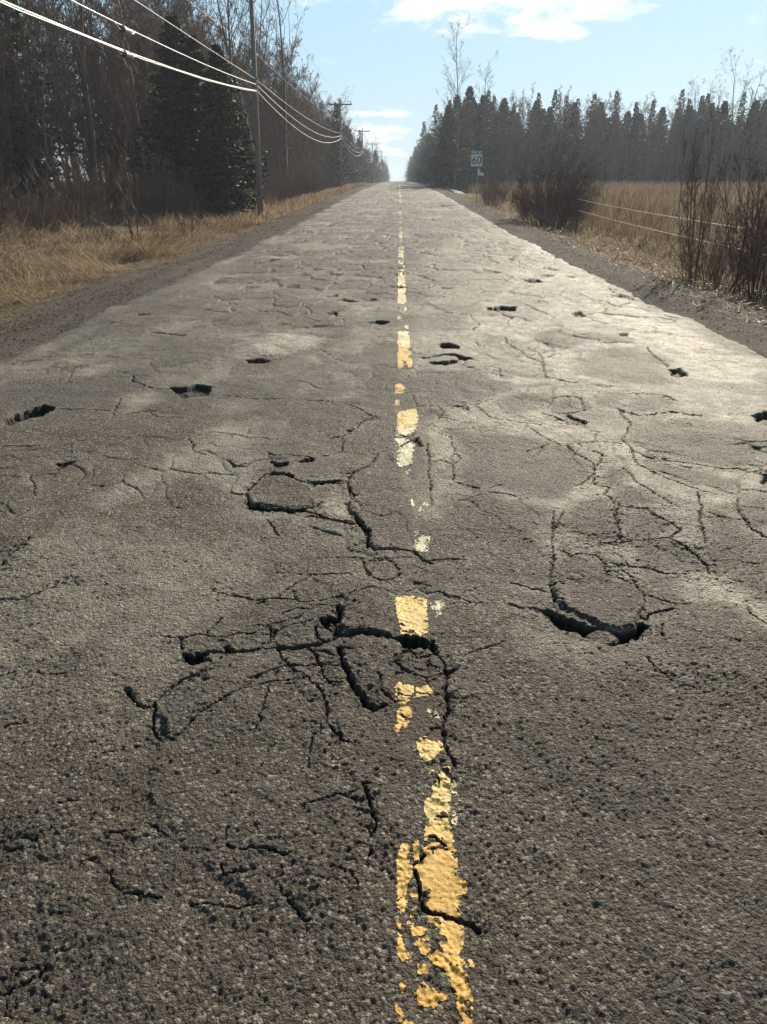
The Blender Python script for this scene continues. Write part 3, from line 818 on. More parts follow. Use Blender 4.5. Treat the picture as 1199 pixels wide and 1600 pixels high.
    ('C', 3, [0.699,3.067,0.743,3.238,0.825,3.46]),
    ('K', 0.5, [0.363,4.71,0.84,4.663,1.047,4.505,1.134,4.166,1.068,3.947,0.946,3.784,0.783,3.596,0.55,3.701,0.416,3.774,0.372,3.934,0.424,4.198]),
    ('K', 0.45, [0.766,3.361,0.913,3.564,1.066,3.637,1.099,3.498,1.002,3.128,0.837,3.097,0.738,3.209]),
    ('K', 0.45, [1.107,3.432,1.231,3.451,1.298,3.294,1.242,3.16,1.038,3.128]),
    ('K', 0.5, [1.059,3.074,1.236,3.104,1.297,2.972,1.222,2.823,1.103,2.798,1.041,2.968]),
    ('K', 0.45, [1.592,4.909,1.783,5.068,2.085,5.042,2.458,4.866,2.101,4.23,1.839,4.156,1.614,4.315,1.493,4.62]),
    ('K', 0.6, [0.419,6.243,0.655,6.391,0.891,6.114,0.852,5.812,0.633,5.495,0.482,5.347,0.366,5.344]),
    ('K', 0.5, [0.704,5.423,0.924,5.732,1.102,5.696,1.089,5.504,0.994,5.286,0.793,5.214]),
    ('K', 0.4, [1.464,5.586,1.728,5.829,1.745,5.591,1.568,5.367,1.44,5.401]),
    ('K', 0.4, [1.786,5.592,1.987,5.596,1.998,5.447,1.872,5.234,1.693,5.265]),
    ('K', 0.4, [1.148,4.033,1.264,4.191,1.302,3.993,1.239,3.869,1.146,3.847]),
    ('K', 0.4, [1.489,4.218,1.677,4.131,1.883,3.962,1.759,3.724,1.574,3.835,1.48,4.039]),
    ('K', 0.4, [1.15,3.75,1.292,3.753,1.337,3.537,1.246,3.501,1.144,3.568]),
    ('K', 0.4, [0.256,3.482,0.43,3.625,0.778,3.492,0.718,3.238,0.478,3.118,0.238,3.17]),
    ('K', 0.4, [1.122,5.467,1.263,5.582,1.357,5.509,1.342,5.307,1.196,5.249]),
    ('K', 0.4, [1.644,6.992,2.186,7.002,2.331,6.472,2.158,6.006,1.796,6.086,1.554,6.359]),
    ('K', 0.4, [1.54,3.507,1.728,3.579,1.647,3.255,1.67,3.085,1.557,2.83,1.343,2.849,1.405,3.108]),
    ('L', 0.55, [0.362,5.274,0.518,5.806,0.884,5.896,1.152,5.986,1.348,6.986,2.506,7.008,2.544,6.013,2.788,5.611,2.286,4.477,1.988,3.804,1.727,3.51,1.33,2.786,0.988,2.779,0.891,3.07,0.687,3.066,0.48,3.7,0.458,4.601,0.335,4.825]),
    ('L', 0.5, [0.49,7.458,1.434,7.476,1.291,6.656,0.876,6.347,0.584,6.643,0.442,6.64]),
    ('H', 35, [2.329,6.423,2.453,6.494,2.413,6.281,2.313,6.214,2.308,6.316]),
    ('H', 45, [2.488,5.179,2.68,5.318,2.706,5.25,2.595,5.129,2.463,5.037]),
    ('H', 30, [2.05,4.008,2.154,4.074,2.083,3.885,1.993,3.843]),
    ('C', 5, [1.962,4.977,1.977,4.916]),
    ('C', 5, [2.205,4.475,2.298,4.503]),
    ('C', 6, [0.626,6.591,0.878,6.545,0.87,6.299]),
    ('C', 5, [0.424,6.338,0.65,6.342]),
    ('H', 25, [-3.375,9.673,-3.317,9.813,-3.13,9.695,-3.233,9.591]),
    ('K', 0.4, [-3.478,9.076,-3.5,9.47,-3.381,9.673,-3.075,9.645,-3.005,9.239,-3.086,9.008,-3.247,8.887]),
    ('C', 4, [-3.492,9.152,-3.312,8.93,-3.072,8.964,-2.983,9.085]),
    ('C', 6, [-2.967,8.343,-2.904,8.515,-2.805,8.585]),
    ('H', 25, [-2.702,8.322,-2.627,8.388,-2.54,8.416,-2.378,8.251,-2.258,8.33,-2.357,8.176,-2.531,8.299]),
    ('C', 4, [-2.242,8.267,-2.039,8.399,-1.898,8.402]),
    ('K', 0.5, [-2.551,8.455,-2.519,8.872,-2.215,9.176,-2.18,8.597,-2.298,8.304]),
    ('C', 4, [-3.392,7.103,-3.264,7.115]),
    ('C', 6, [-2.939,6.639,-2.916,6.726,-2.853,6.816,-2.707,6.955]),
    ('C', 4, [-1.991,7.034,-1.828,6.944,-1.641,6.902,-1.503,6.905]),
    ('C', 3, [-3.06,11.319,-2.865,11.099,-2.56,11.104]),
    ('C', 5, [-2.349,10.684,-2.259,10.386,-1.934,10.49]),
    ('C', 5, [-2.145,9.835,-1.933,9.583,-1.776,9.586]),
    ('C', 5, [-2.347,11.934,-2.187,11.937]),
    ('L', 0.25, [-3.283,7.283,-3.24,7.941,-3.009,8.189,-2.513,8.075,-2.57,7.399,-2.764,7.001,-2.916,6.726,-3.183,6.9]),
    ('L', 0.35, [-2.849,6.556,-2.73,6.909,-2.512,6.734,-2.579,6.242,-2.741,6.239]),
    ('L', 0.4, [-1.649,7.63,-1.516,8.094,-1.314,6.936,-1.507,7.025]),
    ('H', 45, [-2.83,16.352,-2.711,16.635,-2.453,16.498,-2.624,16.084]),
    ('H', 40, [-3.016,17.959,-2.881,18.185,-2.63,17.966,-2.805,17.692]),
    ('H', 45, [-1.717,14.712,-1.609,14.904,-1.39,14.719,-1.519,14.422]),
    ('H', 35, [-1.292,18.559,-1.16,18.859,-1.064,18.505,-1.174,18.274]),
    ('H', 40, [-1.058,11.244,-0.9,11.407,-0.876,11.093,-0.996,11.068]),
    ('H', 45, [-0.934,10.69,-0.768,10.838,-0.548,10.616,-0.613,10.476,-0.784,10.652]),
    ('H', 40, [-0.464,10.699,-0.349,10.804,-0.272,10.682,-0.357,10.58]),
    ('H', 30, [-0.551,13.851,-0.449,13.954,-0.443,13.754]),
    ('H', 40, [-0.887,9.553,-0.778,9.689,-0.76,9.457,-0.828,9.423]),
    ('H', 55, [-0.364,8.913,-0.245,9.077,-0.092,8.947,-0.164,8.788,-0.311,8.799]),
    ('H', 45, [-0.177,12.18,0.006,12.262,0.12,11.981,0.022,11.829]),
    ('H', 55, [0.401,7.691,0.504,7.693,0.61,7.512,0.579,7.377,0.486,7.385,0.413,7.498]),
    ('H', 45, [0.196,6.964,0.305,6.994,0.413,7.166,0.535,7.188,0.693,6.955,0.591,6.863,0.529,7.092,0.426,7.043,0.282,6.902]),
    ('H', 45, [0.269,6.795,0.432,6.79,0.564,6.89,0.526,6.757,0.406,6.669,0.312,6.684]),
    ('H', 50, [-1.407,6.989,-1.328,7.028,-1.161,6.92,-1.232,6.811,-1.346,6.853]),
    ('C', 6, [-1.164,6.938,-1.092,6.986,-1.088,6.894]),
    ('C', 6, [-0.267,8.566,-0.179,8.37,-0.039,8.347,0.031,8.439]),
    ('C', 6, [-0.205,7.999,-0.037,7.943]),
    ('C', 5, [-2.328,10.583,-2.165,10.349,-1.943,10.392]),
    ('C', 5, [-2.145,9.835,-1.976,9.666,-1.708,9.671,-1.628,10.207,-1.484,10.401,-1.272,10.309,-1.257,9.94]),
    ('C', 5, [-2.371,12.06,-2.269,11.688,-2.025,11.572]),
    ('C', 5, [-1.117,9.197,-0.909,8.902,-0.637,8.908]),
    ('C', 5, [-1.051,8.418,-0.81,8.107]),
    ('C', 4, [-0.767,7.434,-0.588,7.023,-0.433,7.092,-0.323,7.34]),
    ('C', 6, [0.144,12.786,0.384,12.649,0.662,12.711]),
    ('C', 4, [0.112,7.348,0.171,7.2,0.295,7.251]),
    ('C', 5, [-1.361,7.22,-1.236,7.077,-1.055,7.226,-0.841,7.537,-0.743,7.872]),
    ('C', 5, [0.2,6.372,0.623,6.342]),
    ('C', 4, [-1.189,12.905,-0.889,12.625]),
    ('C', 5, [-2.987,14.503,-2.679,14.328,-1.917,14.166]),
    ('H', 30, [-0.997,22.683,-0.794,22.948,-0.659,22.518]),
    ('H', 30, [-1.86,20.479,-1.769,20.695,-1.718,20.411]),
    ('C', 6, [-0.367,19.691,-0.156,19.695]),
    ('H', 30, [-0.32,17.169,-0.206,17.272,-0.225,17.021]),
    ('L', 0.9, [-1.694,7.97,-1.305,8.221,-0.959,8.228,-0.754,7.988,-0.841,7.537,-1.089,7.176,-1.292,7.172,-1.436,7.526]),
    ('L', 0.6, [-0.63,10.042,-0.388,10.231,-0.211,9.872,-0.467,9.528]),
    ('L', 0.5, [0.1,8.248,0.932,8.795,0.705,6.461,0.156,6.451,0.091,7.347]),
    ('H', 50, [2.045,13.341,2.319,13.307,2.392,13.083,2.152,12.824]),
    ('H', 60, [1.106,9.919,1.357,10.241,1.535,10.016,1.438,9.689,1.219,9.663]),
    ('H', 40, [2.199,9.831,2.327,9.876,2.311,9.581,2.161,9.416]),
    ('H', 30, [2.806,15.036,2.959,15.186,3.015,14.944,2.879,14.753]),
    ('H', 30, [2.951,14.002,3.095,13.838,3.015,13.634]),
    ('H', 25, [3.14,11.612,3.314,11.674,3.43,11.386,3.344,11.217,3.221,11.326]),
    ('H', 28, [2.391,8.355,2.498,8.389,2.485,8.278,2.412,8.199]),
    ('H', 40, [2.376,6.573,2.475,6.627,2.426,6.3,2.307,6.26]),
    ('C', 7, [1.887,8.267,1.996,8.115,2.091,7.926]),
    ('C', 6, [2.121,7.826,2.394,7.832]),
    ('C', 6, [1.135,8.099,1.115,7.737,1.179,7.343,1.194,7.1,1.339,7.222,1.539,7.478,1.478,7.885,1.391,8.029]),
    ('C', 6, [1.194,7.1,1.304,6.872,1.243,6.258,1.372,6.123,1.522,6.02]),
    ('C', 5, [1.339,7.222,1.348,6.986,1.491,7.225]),
    ('C', 5, [1.277,7.473,1.339,7.222]),
    ('C', 5, [2.36,9.038,2.76,9.138]),
    ('C', 4, [1.677,10.51,1.743,9.822,1.901,9.411]),
    ('C', 4, [0.783,7.801,0.864,7.53]),
    ('C', 5, [2.496,7.628,2.419,7.123,2.398,6.677]),
    ('K', 0.4, [1.44,8.337,1.747,8.587,1.916,8.267,1.968,7.754,1.591,7.479]),
    ('K', 0.4, [1.923,8.039,2.165,8.35,2.504,8.125,2.406,7.874,2.159,7.87]),
    ('K', 0.4, [1.813,7.418,2.416,7.626,2.506,7.008,2.172,6.184,1.8,6.269]),
    ('K', 0.3, [0.91,8.248,1.13,8.175,1.111,7.807,0.824,7.663]),
    ('L', 0.6, [0.541,8.32,1.64,12.535,4.286,26.828,3.476,17.191,3.414,11.329,3.213,7.777,3.268,6.694,2.982,6.047,2.339,6.035,1.264,6.015,0.619,6.002]),
    ('L', 0.35, [0.193,8.313,0.601,17.136,1.341,21.896,2.514,26.795,3.843,26.82,2.958,17.181,1.642,9.82,0.803,8.018]),
]


# ------------------------------------------------------------------ road surface
def build_road():
    rows = [0.55]
    while rows[-1] < 700:
        d = rows[-1]
        rows.append(d + min(6.0, max(0.0032, 0.38 * (d * d + 2.25) / 1132.0)))
    yr = np.array([-30, -20, -12, -6, -3, -1.5, -0.5, 0, 0.2, 0.35, 0.45] + rows)
    nd, ns = 580, 9
    W = 4.05
    depth = 0.9157 * np.maximum(yr, 0.3) + 0.603
    half = np.minimum(0.565 * depth, W - 0.05)
    u = np.linspace(-1, 1, nd)
    t = np.linspace(0, 1, ns + 1)[1:]
    NR = len(yr)
    sh = -0.019 * depth                       # the view leans a little to the left of the road
    lo = np.maximum(-half + sh, -W + 0.02)
    hi = np.minimum(half + sh, W - 0.02)
    X = np.concatenate([(lo[:, None] + (-W - lo)[:, None] * t[::-1][None, :]),
                        lo[:, None] + (hi - lo)[:, None] * ((u + 1) / 2)[None, :],
                        (hi[:, None] + (W - hi)[:, None] * t[None, :])], axis=1)
    NC = X.shape[1]
    Y = np.repeat(yr[:, None], NC, 1)
    dy = np.gradient(yr)
    dx = (hi - lo) / nd
    # slightly wandering coordinates make every traced line ragged
    wx = X + (fbm(X * 9, Y * 9, 3, 1) - 0.5) * 0.030 + (fbm(X * 45, Y * 45, 2, 2) - 0.5) * 0.013 + (vnoise(X * 130, Y * 130, 5) - 0.5) * 0.006
    wy = Y + (fbm(X * 9, Y * 9, 3, 3) - 0.5) * 0.030 + (fbm(X * 45, Y * 45, 2, 4) - 0.5) * 0.013 + (vnoise(X * 130, Y * 130, 6) - 0.5) * 0.006
    Hh = np.zeros_like(X)
    cut = np.zeros_like(X)                     # depth taken away by cracks and holes
    crk = np.zeros_like(X)
    pal = np.zeros_like(X)
    drk = np.zeros_like(X)
    drt = np.zeros_like(X)
    near = np.full(X.shape, 1.0)               # distance to the nearest traced crack
    nearw = np.full(X.shape, 1.0)              # and to the nearest wide one
    vA, vB = vnoise(X * 14, Y * 14, 77), vnoise(X * 70, Y * 70, 78)

    def window(px, py, pad):
        i0 = max(0, np.searchsorted(yr, py.min() - pad) - 1)
        i1 = min(NR, np.searchsorted(yr, py.max() + pad) + 1)
        if i1 <= i0:
            return None
        inx = ((X[i0:i1] > px.min() - pad) & (X[i0:i1] < px.max() + pad)).any(0)
        js = np.nonzero(inx)[0]
        if len(js) == 0:
            return None
        return slice(i0, i1), slice(js[0], js[-1] + 1)

    def seg_dist(x, y, ax, ay, bx, by):
        ex, ey = bx - ax, by - ay
        L = ex * ex + ey * ey + 1e-12
        t_ = np.clip(((x - ax) * ex + (y - ay) * ey) / L, 0, 1)
        return np.hypot(x - ax - t_ * ex, y - ay - t_ * ey)

    def poly_sd(px, py, pad):
        w = window(px, py, pad)
        if w is None:
            return None, None
        x, y = wx[w], wy[w]
        d = np.full(x.shape, 9.0)
        ins = np.zeros(x.shape, bool)
        n = len(px)
        for k in range(n):
            ax, ay, bx, by = px[k], py[k], px[(k + 1) % n], py[(k + 1) % n]
            d = np.minimum(d, seg_dist(x, y, ax, ay, bx, by))
            c = (ay > y) != (by > y)
            with np.errstate(divide='ignore', invalid='ignore'):
                xi = (bx - ax) * (y - ay) / (by - ay + 1e-12) + ax
            ins ^= c & (x < xi)
        return w, np.where(ins, d, -d)

    def crack(px, py, width, dep=None, soft=1.0):
        for k in range(len(px) - 1):
            sx = np.array([px[k], px[k + 1]])
            sy = np.array([py[k], py[k + 1]])
            pad = 0.10
            w = window(sx, sy, pad)
            if w is None:
                continue
            d = seg_dist(wx[w], wy[w], sx[0], sy[0], sx[1], sy[1])
            near[w] = np.minimum(near[w], d)
            if width > 0.0045:
                nearw[w] = np.minimum(nearw[w], d)
            hw = np.maximum(width / 2 * (0.65 + 0.75 * vA[w]) * (0.7 + 0.7 * vB[w]), 0.42 * dy[w[0]][:, None])
            hw = np.maximum(hw, 0.55 * dx[w[0]][:, None])
            D = dep if dep is not None else min(0.030, 0.008 + width * 1.5)
            f = sstep(1.35 - d / hw)
            cut[w] = np.maximum(cut[w], D * f)
            crk[w] = np.maximum(crk[w], soft * sstep(1.3 - d / hw))

    for kind, p, P in sorted(SURVEY, key=lambda q: 'LDKSCHP'.index(q[0])):
        px, py = np.array(P[0::2]), np.array(P[1::2])
        if kind == 'C':
            wd = p / 1000 * (1.0 if p < 9 else 0.92)
            crack(px, py, wd, None, 1.0 if p > 3.5 else 0.85)
        elif kind == 'H':
            w, sd = poly_sd(px, py, 0.06)
            if w is None:
                continue
            wall = np.maximum(0.012, 0.9 * dy[w[0]])[:, None]
            sd = sd + (vnoise(X[w] * 60, Y[w] * 60, 87) - 0.5) * 0.016 + (fbm(X[w] * 14, Y[w] * 14, 3, 86) - 0.5) * 0.06 * sstep((Y[w] - 2.6) / 2)
            f = sstep(sd / wall + 0.5)
            floor = 0.75 + 0.5 * fbm(X[w] * 22, Y[w] * 22, 3, 88)
            cut[w] = np.maximum(cut[w], p / 1000 * f * floor)
            crk[w] = np.maximum(crk[w], sstep(sd / wall + 0.7))  # whole hole coloured dark, floor included, as painted shade
            drk[w] = np.maximum(drk[w], sstep(sd / wall + 0.7))
            near[w] = np.minimum(near[w], np.maximum(-sd, 0))
        elif kind == 'S':
            w, sd = poly_sd(px, py, 0.06)
            if w is None:
                continue
            f = sstep(sd / 0.022 + 0.2)
            Hh[w] += p / 1000 * f
            drk[w] = np.maximum(drk[w], 0.28 * f)
        elif kind in 'LKD':
            w, sd = poly_sd(px, py, 0.35)
            if w is None:
                continue
            sdn = sd + (fbm(X[w] * 6, Y[w] * 6, 4, 99) - 0.5) * 0.16
            sft = 0.05 + 0.012 * py.mean()
            f = p * sstep(sdn / (2 * sft) + 0.5)
            if kind == 'L':
                pal[w] = np.maximum(pal[w], np.minimum(f * 1.35, 1) * (0.55 + 0.7 * fbm(X[w] * 7, Y[w] * 7, 3, 37)))
            elif kind == 'K':
                drk[w] = np.maximum(drk[w], 0.9 * f)
                pal[w] *= 1 - 0.92 * sstep(f * 2.6)
            else:
                drt[w] = np.maximum(drt[w], f)
                cut[w] += 0.006 * f
    # small potholes further down the road, too many and too small to survey
    rng = np.random.default_rng(5)
    for k in range(120):
        y0 = 12 + 95 * rng.random() ** 1.5
        x0 = rng.uniform(-3.2, 2.9) if rng.random() < 0.6 else rng.uniform(-3.0, 0.0)
        a = rng.uniform(0.10, 0.26)
        an = np.linspace(0, 2 * math.pi, 9)[:-1]
        px = x0 + a * np.cos(an) * rng.uniform(0.7, 1.3, 8)
        py = y0 + 1.3 * a * np.sin(an) * rng.uniform(0.7, 1.3, 8)
        w, sd = poly_sd(px, py, 0.3)
        f = sstep(sd / 0.05 + 0.6)
        cut[w] = np.maximum(cut[w], rng.uniform(0.02, 0.045) * f)
        crk[w] = np.maximum(crk[w], 0.6 * f)
    # broken cells: cracks that outline slabs
    qx, qy = X + (fbm(X * 2, Y * 2, 3, 11) - 0.5) * 0.5, Y + (fbm(X * 2, Y * 2, 3, 12) - 0.5) * 0.5
    f1, f2, cid = worley(qx / 0.62, qy / 0.85, 13)
    far = sstep((Y - 5.0) / 4)
    e = (f2 - f1) * 0.8
    hwc = np.maximum(0.012, 0.50 * dy)[:, None]
    lines = sstep(1.2 - e / (hwc / 0.8 * 1.6)) * sstep((fbm(X * 0.9, Y * 0.6, 3, 14) - 0.45) / 0.08) * (0.55 + 0.9 * vnoise(X * 5, Y * 5, 17))
    cut += 0.018 * lines * far
    crk = np.maximum(crk, 0.85 * lines * far * np.exp(-np.maximum(Y - 20, 0) / 45))
    inner = sstep((np.minimum(edge_r(Y) - X, X - edge_l(Y)) - 0.1) / 0.5)
    Hh += (cid - 0.5) * 0.024 * far * inner * sstep(e / 0.08)
    drk = np.maximum(drk, 0.55 * sstep((Y - 3.5) / 3) * (cid > 0.66) * sstep(e / 0.06) * inner)
    pal = np.maximum(pal, 0.30 * sstep((Y - 3.0) / 3) * (cid < 0.22) * sstep(e / 0.10) * inner)
    h1, h2, hid = worley(qx / 0.24, qy / 0.30, 18)
    lines2 = sstep(1.2 - (h2 - h1) * 0.25 / (hwc * 1.3)) * sstep((fbm(X * 0.7, Y * 0.7, 3, 19) - 0.50) / 0.06) * (0.4 + 0.9 * vnoise(X * 6, Y * 6, 20))
    far2 = sstep((Y - 1.8) / 2.0)
    cut += 0.007 * lines2 * far2
    crk = np.maximum(crk, 0.6 * lines2 * far2 * np.exp(-np.maximum(Y - 12, 0) / 12))
    pal = np.maximum(pal, 0.26 * far * sstep((fbm(X * 0.9, Y * 0.35, 4, 15) - 0.46) / 0.12) * (0.6 + 0.4 * (X > 0)) * (1 - 0.5 * sstep(e / 0.2)))
    drk = np.maximum(drk, 0.75 * far * sstep((fbm(X * 1.1, Y * 0.45, 4, 16) - 0.50) / 0.12))
    # drifting tone of the worn surface, at metre scale
    drk = np.maximum(drk, 0.55 * sstep((fbm(X * 1.5 + 3, Y * 0.9, 5, 35, 0.6) - 0.50) / 0.16))
    pal = np.maximum(pal, 0.32 * sstep((fbm(X * 1.2 - 5, Y * 0.8, 5, 36, 0.6) - 0.50) / 0.16) * (1 - drk) * sstep((Y - 1.2) / 1.5))
    # hairline alligator pattern in the pale areas of dust and painted sheen
    g1, g2, _ = worley(qx / 0.085, qy / 0.085, 23)
    fine = sstep(1.2 - (g2 - g1) * 0.085 / 0.006) * sstep((fbm(X * 3, Y * 3, 3, 24) - 0.48) / 0.1) * sstep((pal - 0.15) / 0.3) * (Y < 9)
    cut += 0.003 * fine
    crk = np.maximum(crk, 0.38 * fine)
    # crumbling, finely broken asphalt along the wide cracks
    zone = np.exp(-(nearw / 0.09) ** 1.5) * sstep((fbm(X * 7, Y * 7, 3, 27) - 0.36) / 0.18) * (Y < 8)
    k1, k2, kc = worley(wx / 0.055, wy / 0.055, 28)
    kl = sstep(1.15 - (k2 - k1) * 0.055 / np.maximum(0.0042, 0.6 * dy)[:, None])
    cut += 0.005 * kl * zone + 0.008 * zone * (kc > 0.86)
    crk = np.maximum(crk, 0.6 * kl * sstep(zone * 1.6))
    Hh += zone * ((kc - 0.5) * 0.007 + (fbm(X * 38, Y * 38, 3, 29) - 0.5) * 0.012)
    # pale dust beside cracks; on the right-hand lane it also paints in sheen
    dust = np.exp(-(near / 0.05) ** 1.2) * sstep((fbm(X * 5, Y * 5, 3, 25) - 0.38) / 0.25)
    pal = np.maximum(pal, dust * np.where(X > 0.2, 0.62, 0.30) * sstep((Y - 1.6) / 1.6) * (1 - drt))
    # pavement edges: crumbling, with pale fines
    er, el_ = edge_r(Y), edge_l(Y)
    over = np.maximum(X - er, el_ - X)
    edge_noise = (fbm(X * 10, Y * 5, 3, 26) - 0.5) * 0.10
    pal = np.maximum(pal, np.where(X > 0, 0.5, 0.36) * sstep(1 - np.abs(over + 0.16 + edge_noise * 2) / np.where(X > 0, 0.34, 0.2)) * sstep((Y - 2) / 3) * sstep((fbm(X * 1.5, Y * 0.5, 3, 30) - 0.34) / 0.22))
    drop = 0.16 * sstep((over + edge_noise * 1.5 + 0.05) / 0.30) + 0.84 * sstep((over - 0.12) / 0.2)
    # relief
    Z = road_z(Y) - 0.012 * (X / 3.6) ** 2 * 3
    Z += swell(X, Y)
    Z += (fbm(X * 5.5, Y * 5.5, 3, 62) - 0.5) * 0.019
    nearf = np.exp(-np.maximum(Y - 3.0, 0) / 3.5)
    rough = 0.50 + 0.95 * fbm(X * 1.6, Y * 1.6, 3, 63)
    rough *= 1 - 0.78 * sstep(1 - np.abs(X - 0.10) / 0.12) * sstep((fbm(X * 9, Y * 3, 2, 69) - 0.3) / 0.2)
    worn = sstep((0.2 - X) / 0.5) * sstep((2.0 - Y) / 0.7) * sstep((fbm(X * 2.5, Y * 2.5, 3, 70) - 0.36) / 0.2)
    Z += worn * (fbm(X * 14, Y * 14, 5, 75, 0.6) - 0.5) * 0.013
    drk = np.maximum(drk, 0.45 * worn * sstep((fbm(X * 8, Y * 8, 3, 76) - 0.4) / 0.2))
    a1, a2, ac = worley(X / 0.0115, Y / 0.0115, 64)
    Z += (0.0046 * (1 - np.minimum(a1, 1)) * (0.35 + ac) + 0.0042 * (fbm(X * 75, Y * 75, 2, 65, 0.8) - 0.5)) * nearf * rough
    Z += 0.010 * (fbm(X * 20, Y * 20, 4, 66, 0.6) - 0.5) * np.exp(-Y / 25) * rough
    crumb = np.exp(-near / 0.02) * (fbm(X * 60, Y * 60, 2, 67) - 0.5) * 0.010 * nearf
    Z += Hh + crumb - cut * (0.85 + 0.3 * vnoise(X * 40, Y * 40, 68)) - 0.20 * drop
    ii = np.arange(NR * NC).reshape(NR, NC)
    F = np.stack([ii[:-1, :-1], ii[:-1, 1:], ii[1:, 1:], ii[1:, :-1]], -1).reshape(-1, 4)
    mask = np.stack([crk, pal, drk, drt], -1).reshape(-1, 4)
    me = mesh_np('road', np.stack([X, Y, Z], -1).reshape(-1, 3), F, True, {'mask': np.clip(mask, 0, 1)})
    o = obj('road', me, M['asphalt'])
    tag(o, 'cracked and potholed two-lane asphalt road running to the horizon', kind='structure')

    # ---- yellow paint: near part surveyed flake by flake, on a finer grid
    gx = np.arange(-0.02, 0.215, 0.0019)
    gy = np.concatenate([np.arange(0.80, 2.0, 0.0021), np.arange(2.0, 3.4, 0.0034), np.arange(3.4, 6.6, 0.009)])
    GX, GY = np.meshgrid(gx, gy)
    ri = np.interp(GY, yr, np.arange(NR))
    i0 = np.clip(ri.astype(int), 0, NR - 2)
    fr = ri - i0

    def row_sample(i):
        s_ = (GX - lo[i]) / (hi[i] - lo[i]) * (nd - 1) + ns
        j = np.clip(s_.astype(int), 0, NC - 2)
        f_ = s_ - j
        return Z[i, j] * (1 - f_) + Z[i, j + 1] * f_, cut[i, j]
    za, ca = row_sample(i0)
    zb, cb = row_sample(i0 + 1)
    GZ = za * (1 - fr) + zb * fr
    GC = np.maximum(ca, cb)
    best = np.full(GX.shape, -1.0)
    tone = np.zeros(GX.shape)
    nx = GX + (fbm(GX * 60, GY * 60, 3, 71) - 0.5) * 0.010
    ny = GY + (fbm(GX * 60, GY * 60, 3, 72) - 0.5) * 0.012
    for kind, p, P in SURVEY:
        if kind != 'P':
            continue
        px, py = np.array(P[0::2]), np.array(P[1::2])
        r0 = max(0, np.searchsorted(gy, py.min() - 0.03))
        r1 = np.searchsorted(gy, py.max() + 0.03)
        if r1 <= r0:
            continue
        x, y = nx[r0:r1], ny[r0:r1]
        d = np.full(x.shape, 9.0)
        ins = np.zeros(x.shape, bool)
        for k in range(len(px)):
            ax, ay, bx, by = px[k], py[k], px[(k + 1) % len(px)], py[(k + 1) % len(px)]
            d = np.minimum(d, seg_dist(x, y, ax, ay, bx, by))
            c = (ay > y) != (by > y)
            ins ^= c & (x < (bx - ax) * (y - ay) / (by - ay + 1e-12) + ax)
        sd = np.where(ins, d, -d)
        up = sd > best[r0:r1]
        best[r0:r1] = np.where(up, sd, best[r0:r1])
        tone[r0:r1] = np.where(up, p, tone[r0:r1])
    holes = fbm(GX * 150, GY * 150, 3, 73)
    big_holes = fbm(GX * 40, GY * 40, 3, 74)
    val = best + 0.0035 - 0.006 * sstep((holes - 0.60) / 0.1) - 0.02 * sstep((big_holes - 0.66) / 0.06)
    val -= 0.05 * (GC > 0.006)
    val -= 0.012 * sstep((holes - 0.53) / 0.1) * sstep((tone - 0.5) / 0.3)
    keep = val > 0
    fk = (keep[:-1, :-1].astype(int) + keep[1:, :-1] + keep[:-1, 1:] + keep[1:, 1:]) >= 3
    jj = np.arange(GX.size).reshape(GX.shape)
    PF = np.stack([jj[:-1, :-1], jj[:-1, 1:], jj[1:, 1:], jj[1:, :-1]], -1)[fk]
    PVt = np.stack([GX, GY, GZ + 0.0012], -1).reshape(-1, 3)
    used = np.unique(PF)
    remap = np.zeros(GX.size, int)
    remap[used] = np.arange(len(used))
    V1, F1, T1 = PVt[used], remap[PF], tone.ravel()[used]
    # far part: the worn stripe, on the road's own grid
    cov = np.interp(Y, [6.3, 6.6, 6.9, 8.2, 8.4, 10.2, 10.5, 12.6, 13.0, 40, 60, 300, 420, 421],
                    [0.2, 0.3, 0.80, 0.80, 0.35, 0.4, 0.70, 0.65, 0.40, 0.42, 0.55, 0.6, 0.6, 0])
    nse = 0.55 * fbm(X * 18, Y * 5, 3, 81) + 0.45 * fbm(X * 7, Y * 1.6, 3, 82)
    hw2 = 0.052 + 0.02 * (fbm(X * 0, Y * 3, 3, 83) - 0.5) + 0.00006 * Y
    kp = (Y > 6.55) & (np.abs(X - 0.062 - 0.04 * (vnoise(X * 0, Y * 0.2, 84) - 0.5)) < hw2) & (nse < 0.36 + 0.30 * cov) & (cut < 0.012)
    fk = (kp[:-1, :-1].astype(int) + kp[1:, :-1] + kp[:-1, 1:] + kp[1:, 1:]) >= 2
    PF2 = F.reshape(NR - 1, NC - 1, 4)[fk]
    used = np.unique(PF2)
    remap = np.zeros(NR * NC, int)
    remap[used] = np.arange(len(used))
    V2 = np.stack([X, Y, Z + 0.003], -1).reshape(-1, 3)[used]
    yy2 = V2[:, 1]
    T2 = np.where(yy2 < 7.6, 0.30, 0.75)
    me = mesh_np('centre_line', np.concatenate([V1, V2]), np.concatenate([F1, remap[PF2] + len(V1)]), True,
                 {'tone': np.concatenate([T1, T2])})
    o = obj('centre_line', me, M['paint'])
    tag(o, 'worn and flaking yellow centre line painted on the road', kind='structure')
    return yr, X, Z


yr, RX, RZ = build_road()


def road_at(x, y):
    i = int(np.clip(np.searchsorted(yr, y), 0, len(yr) - 1))
    return float(np.interp(x, RX[i], RZ[i]))


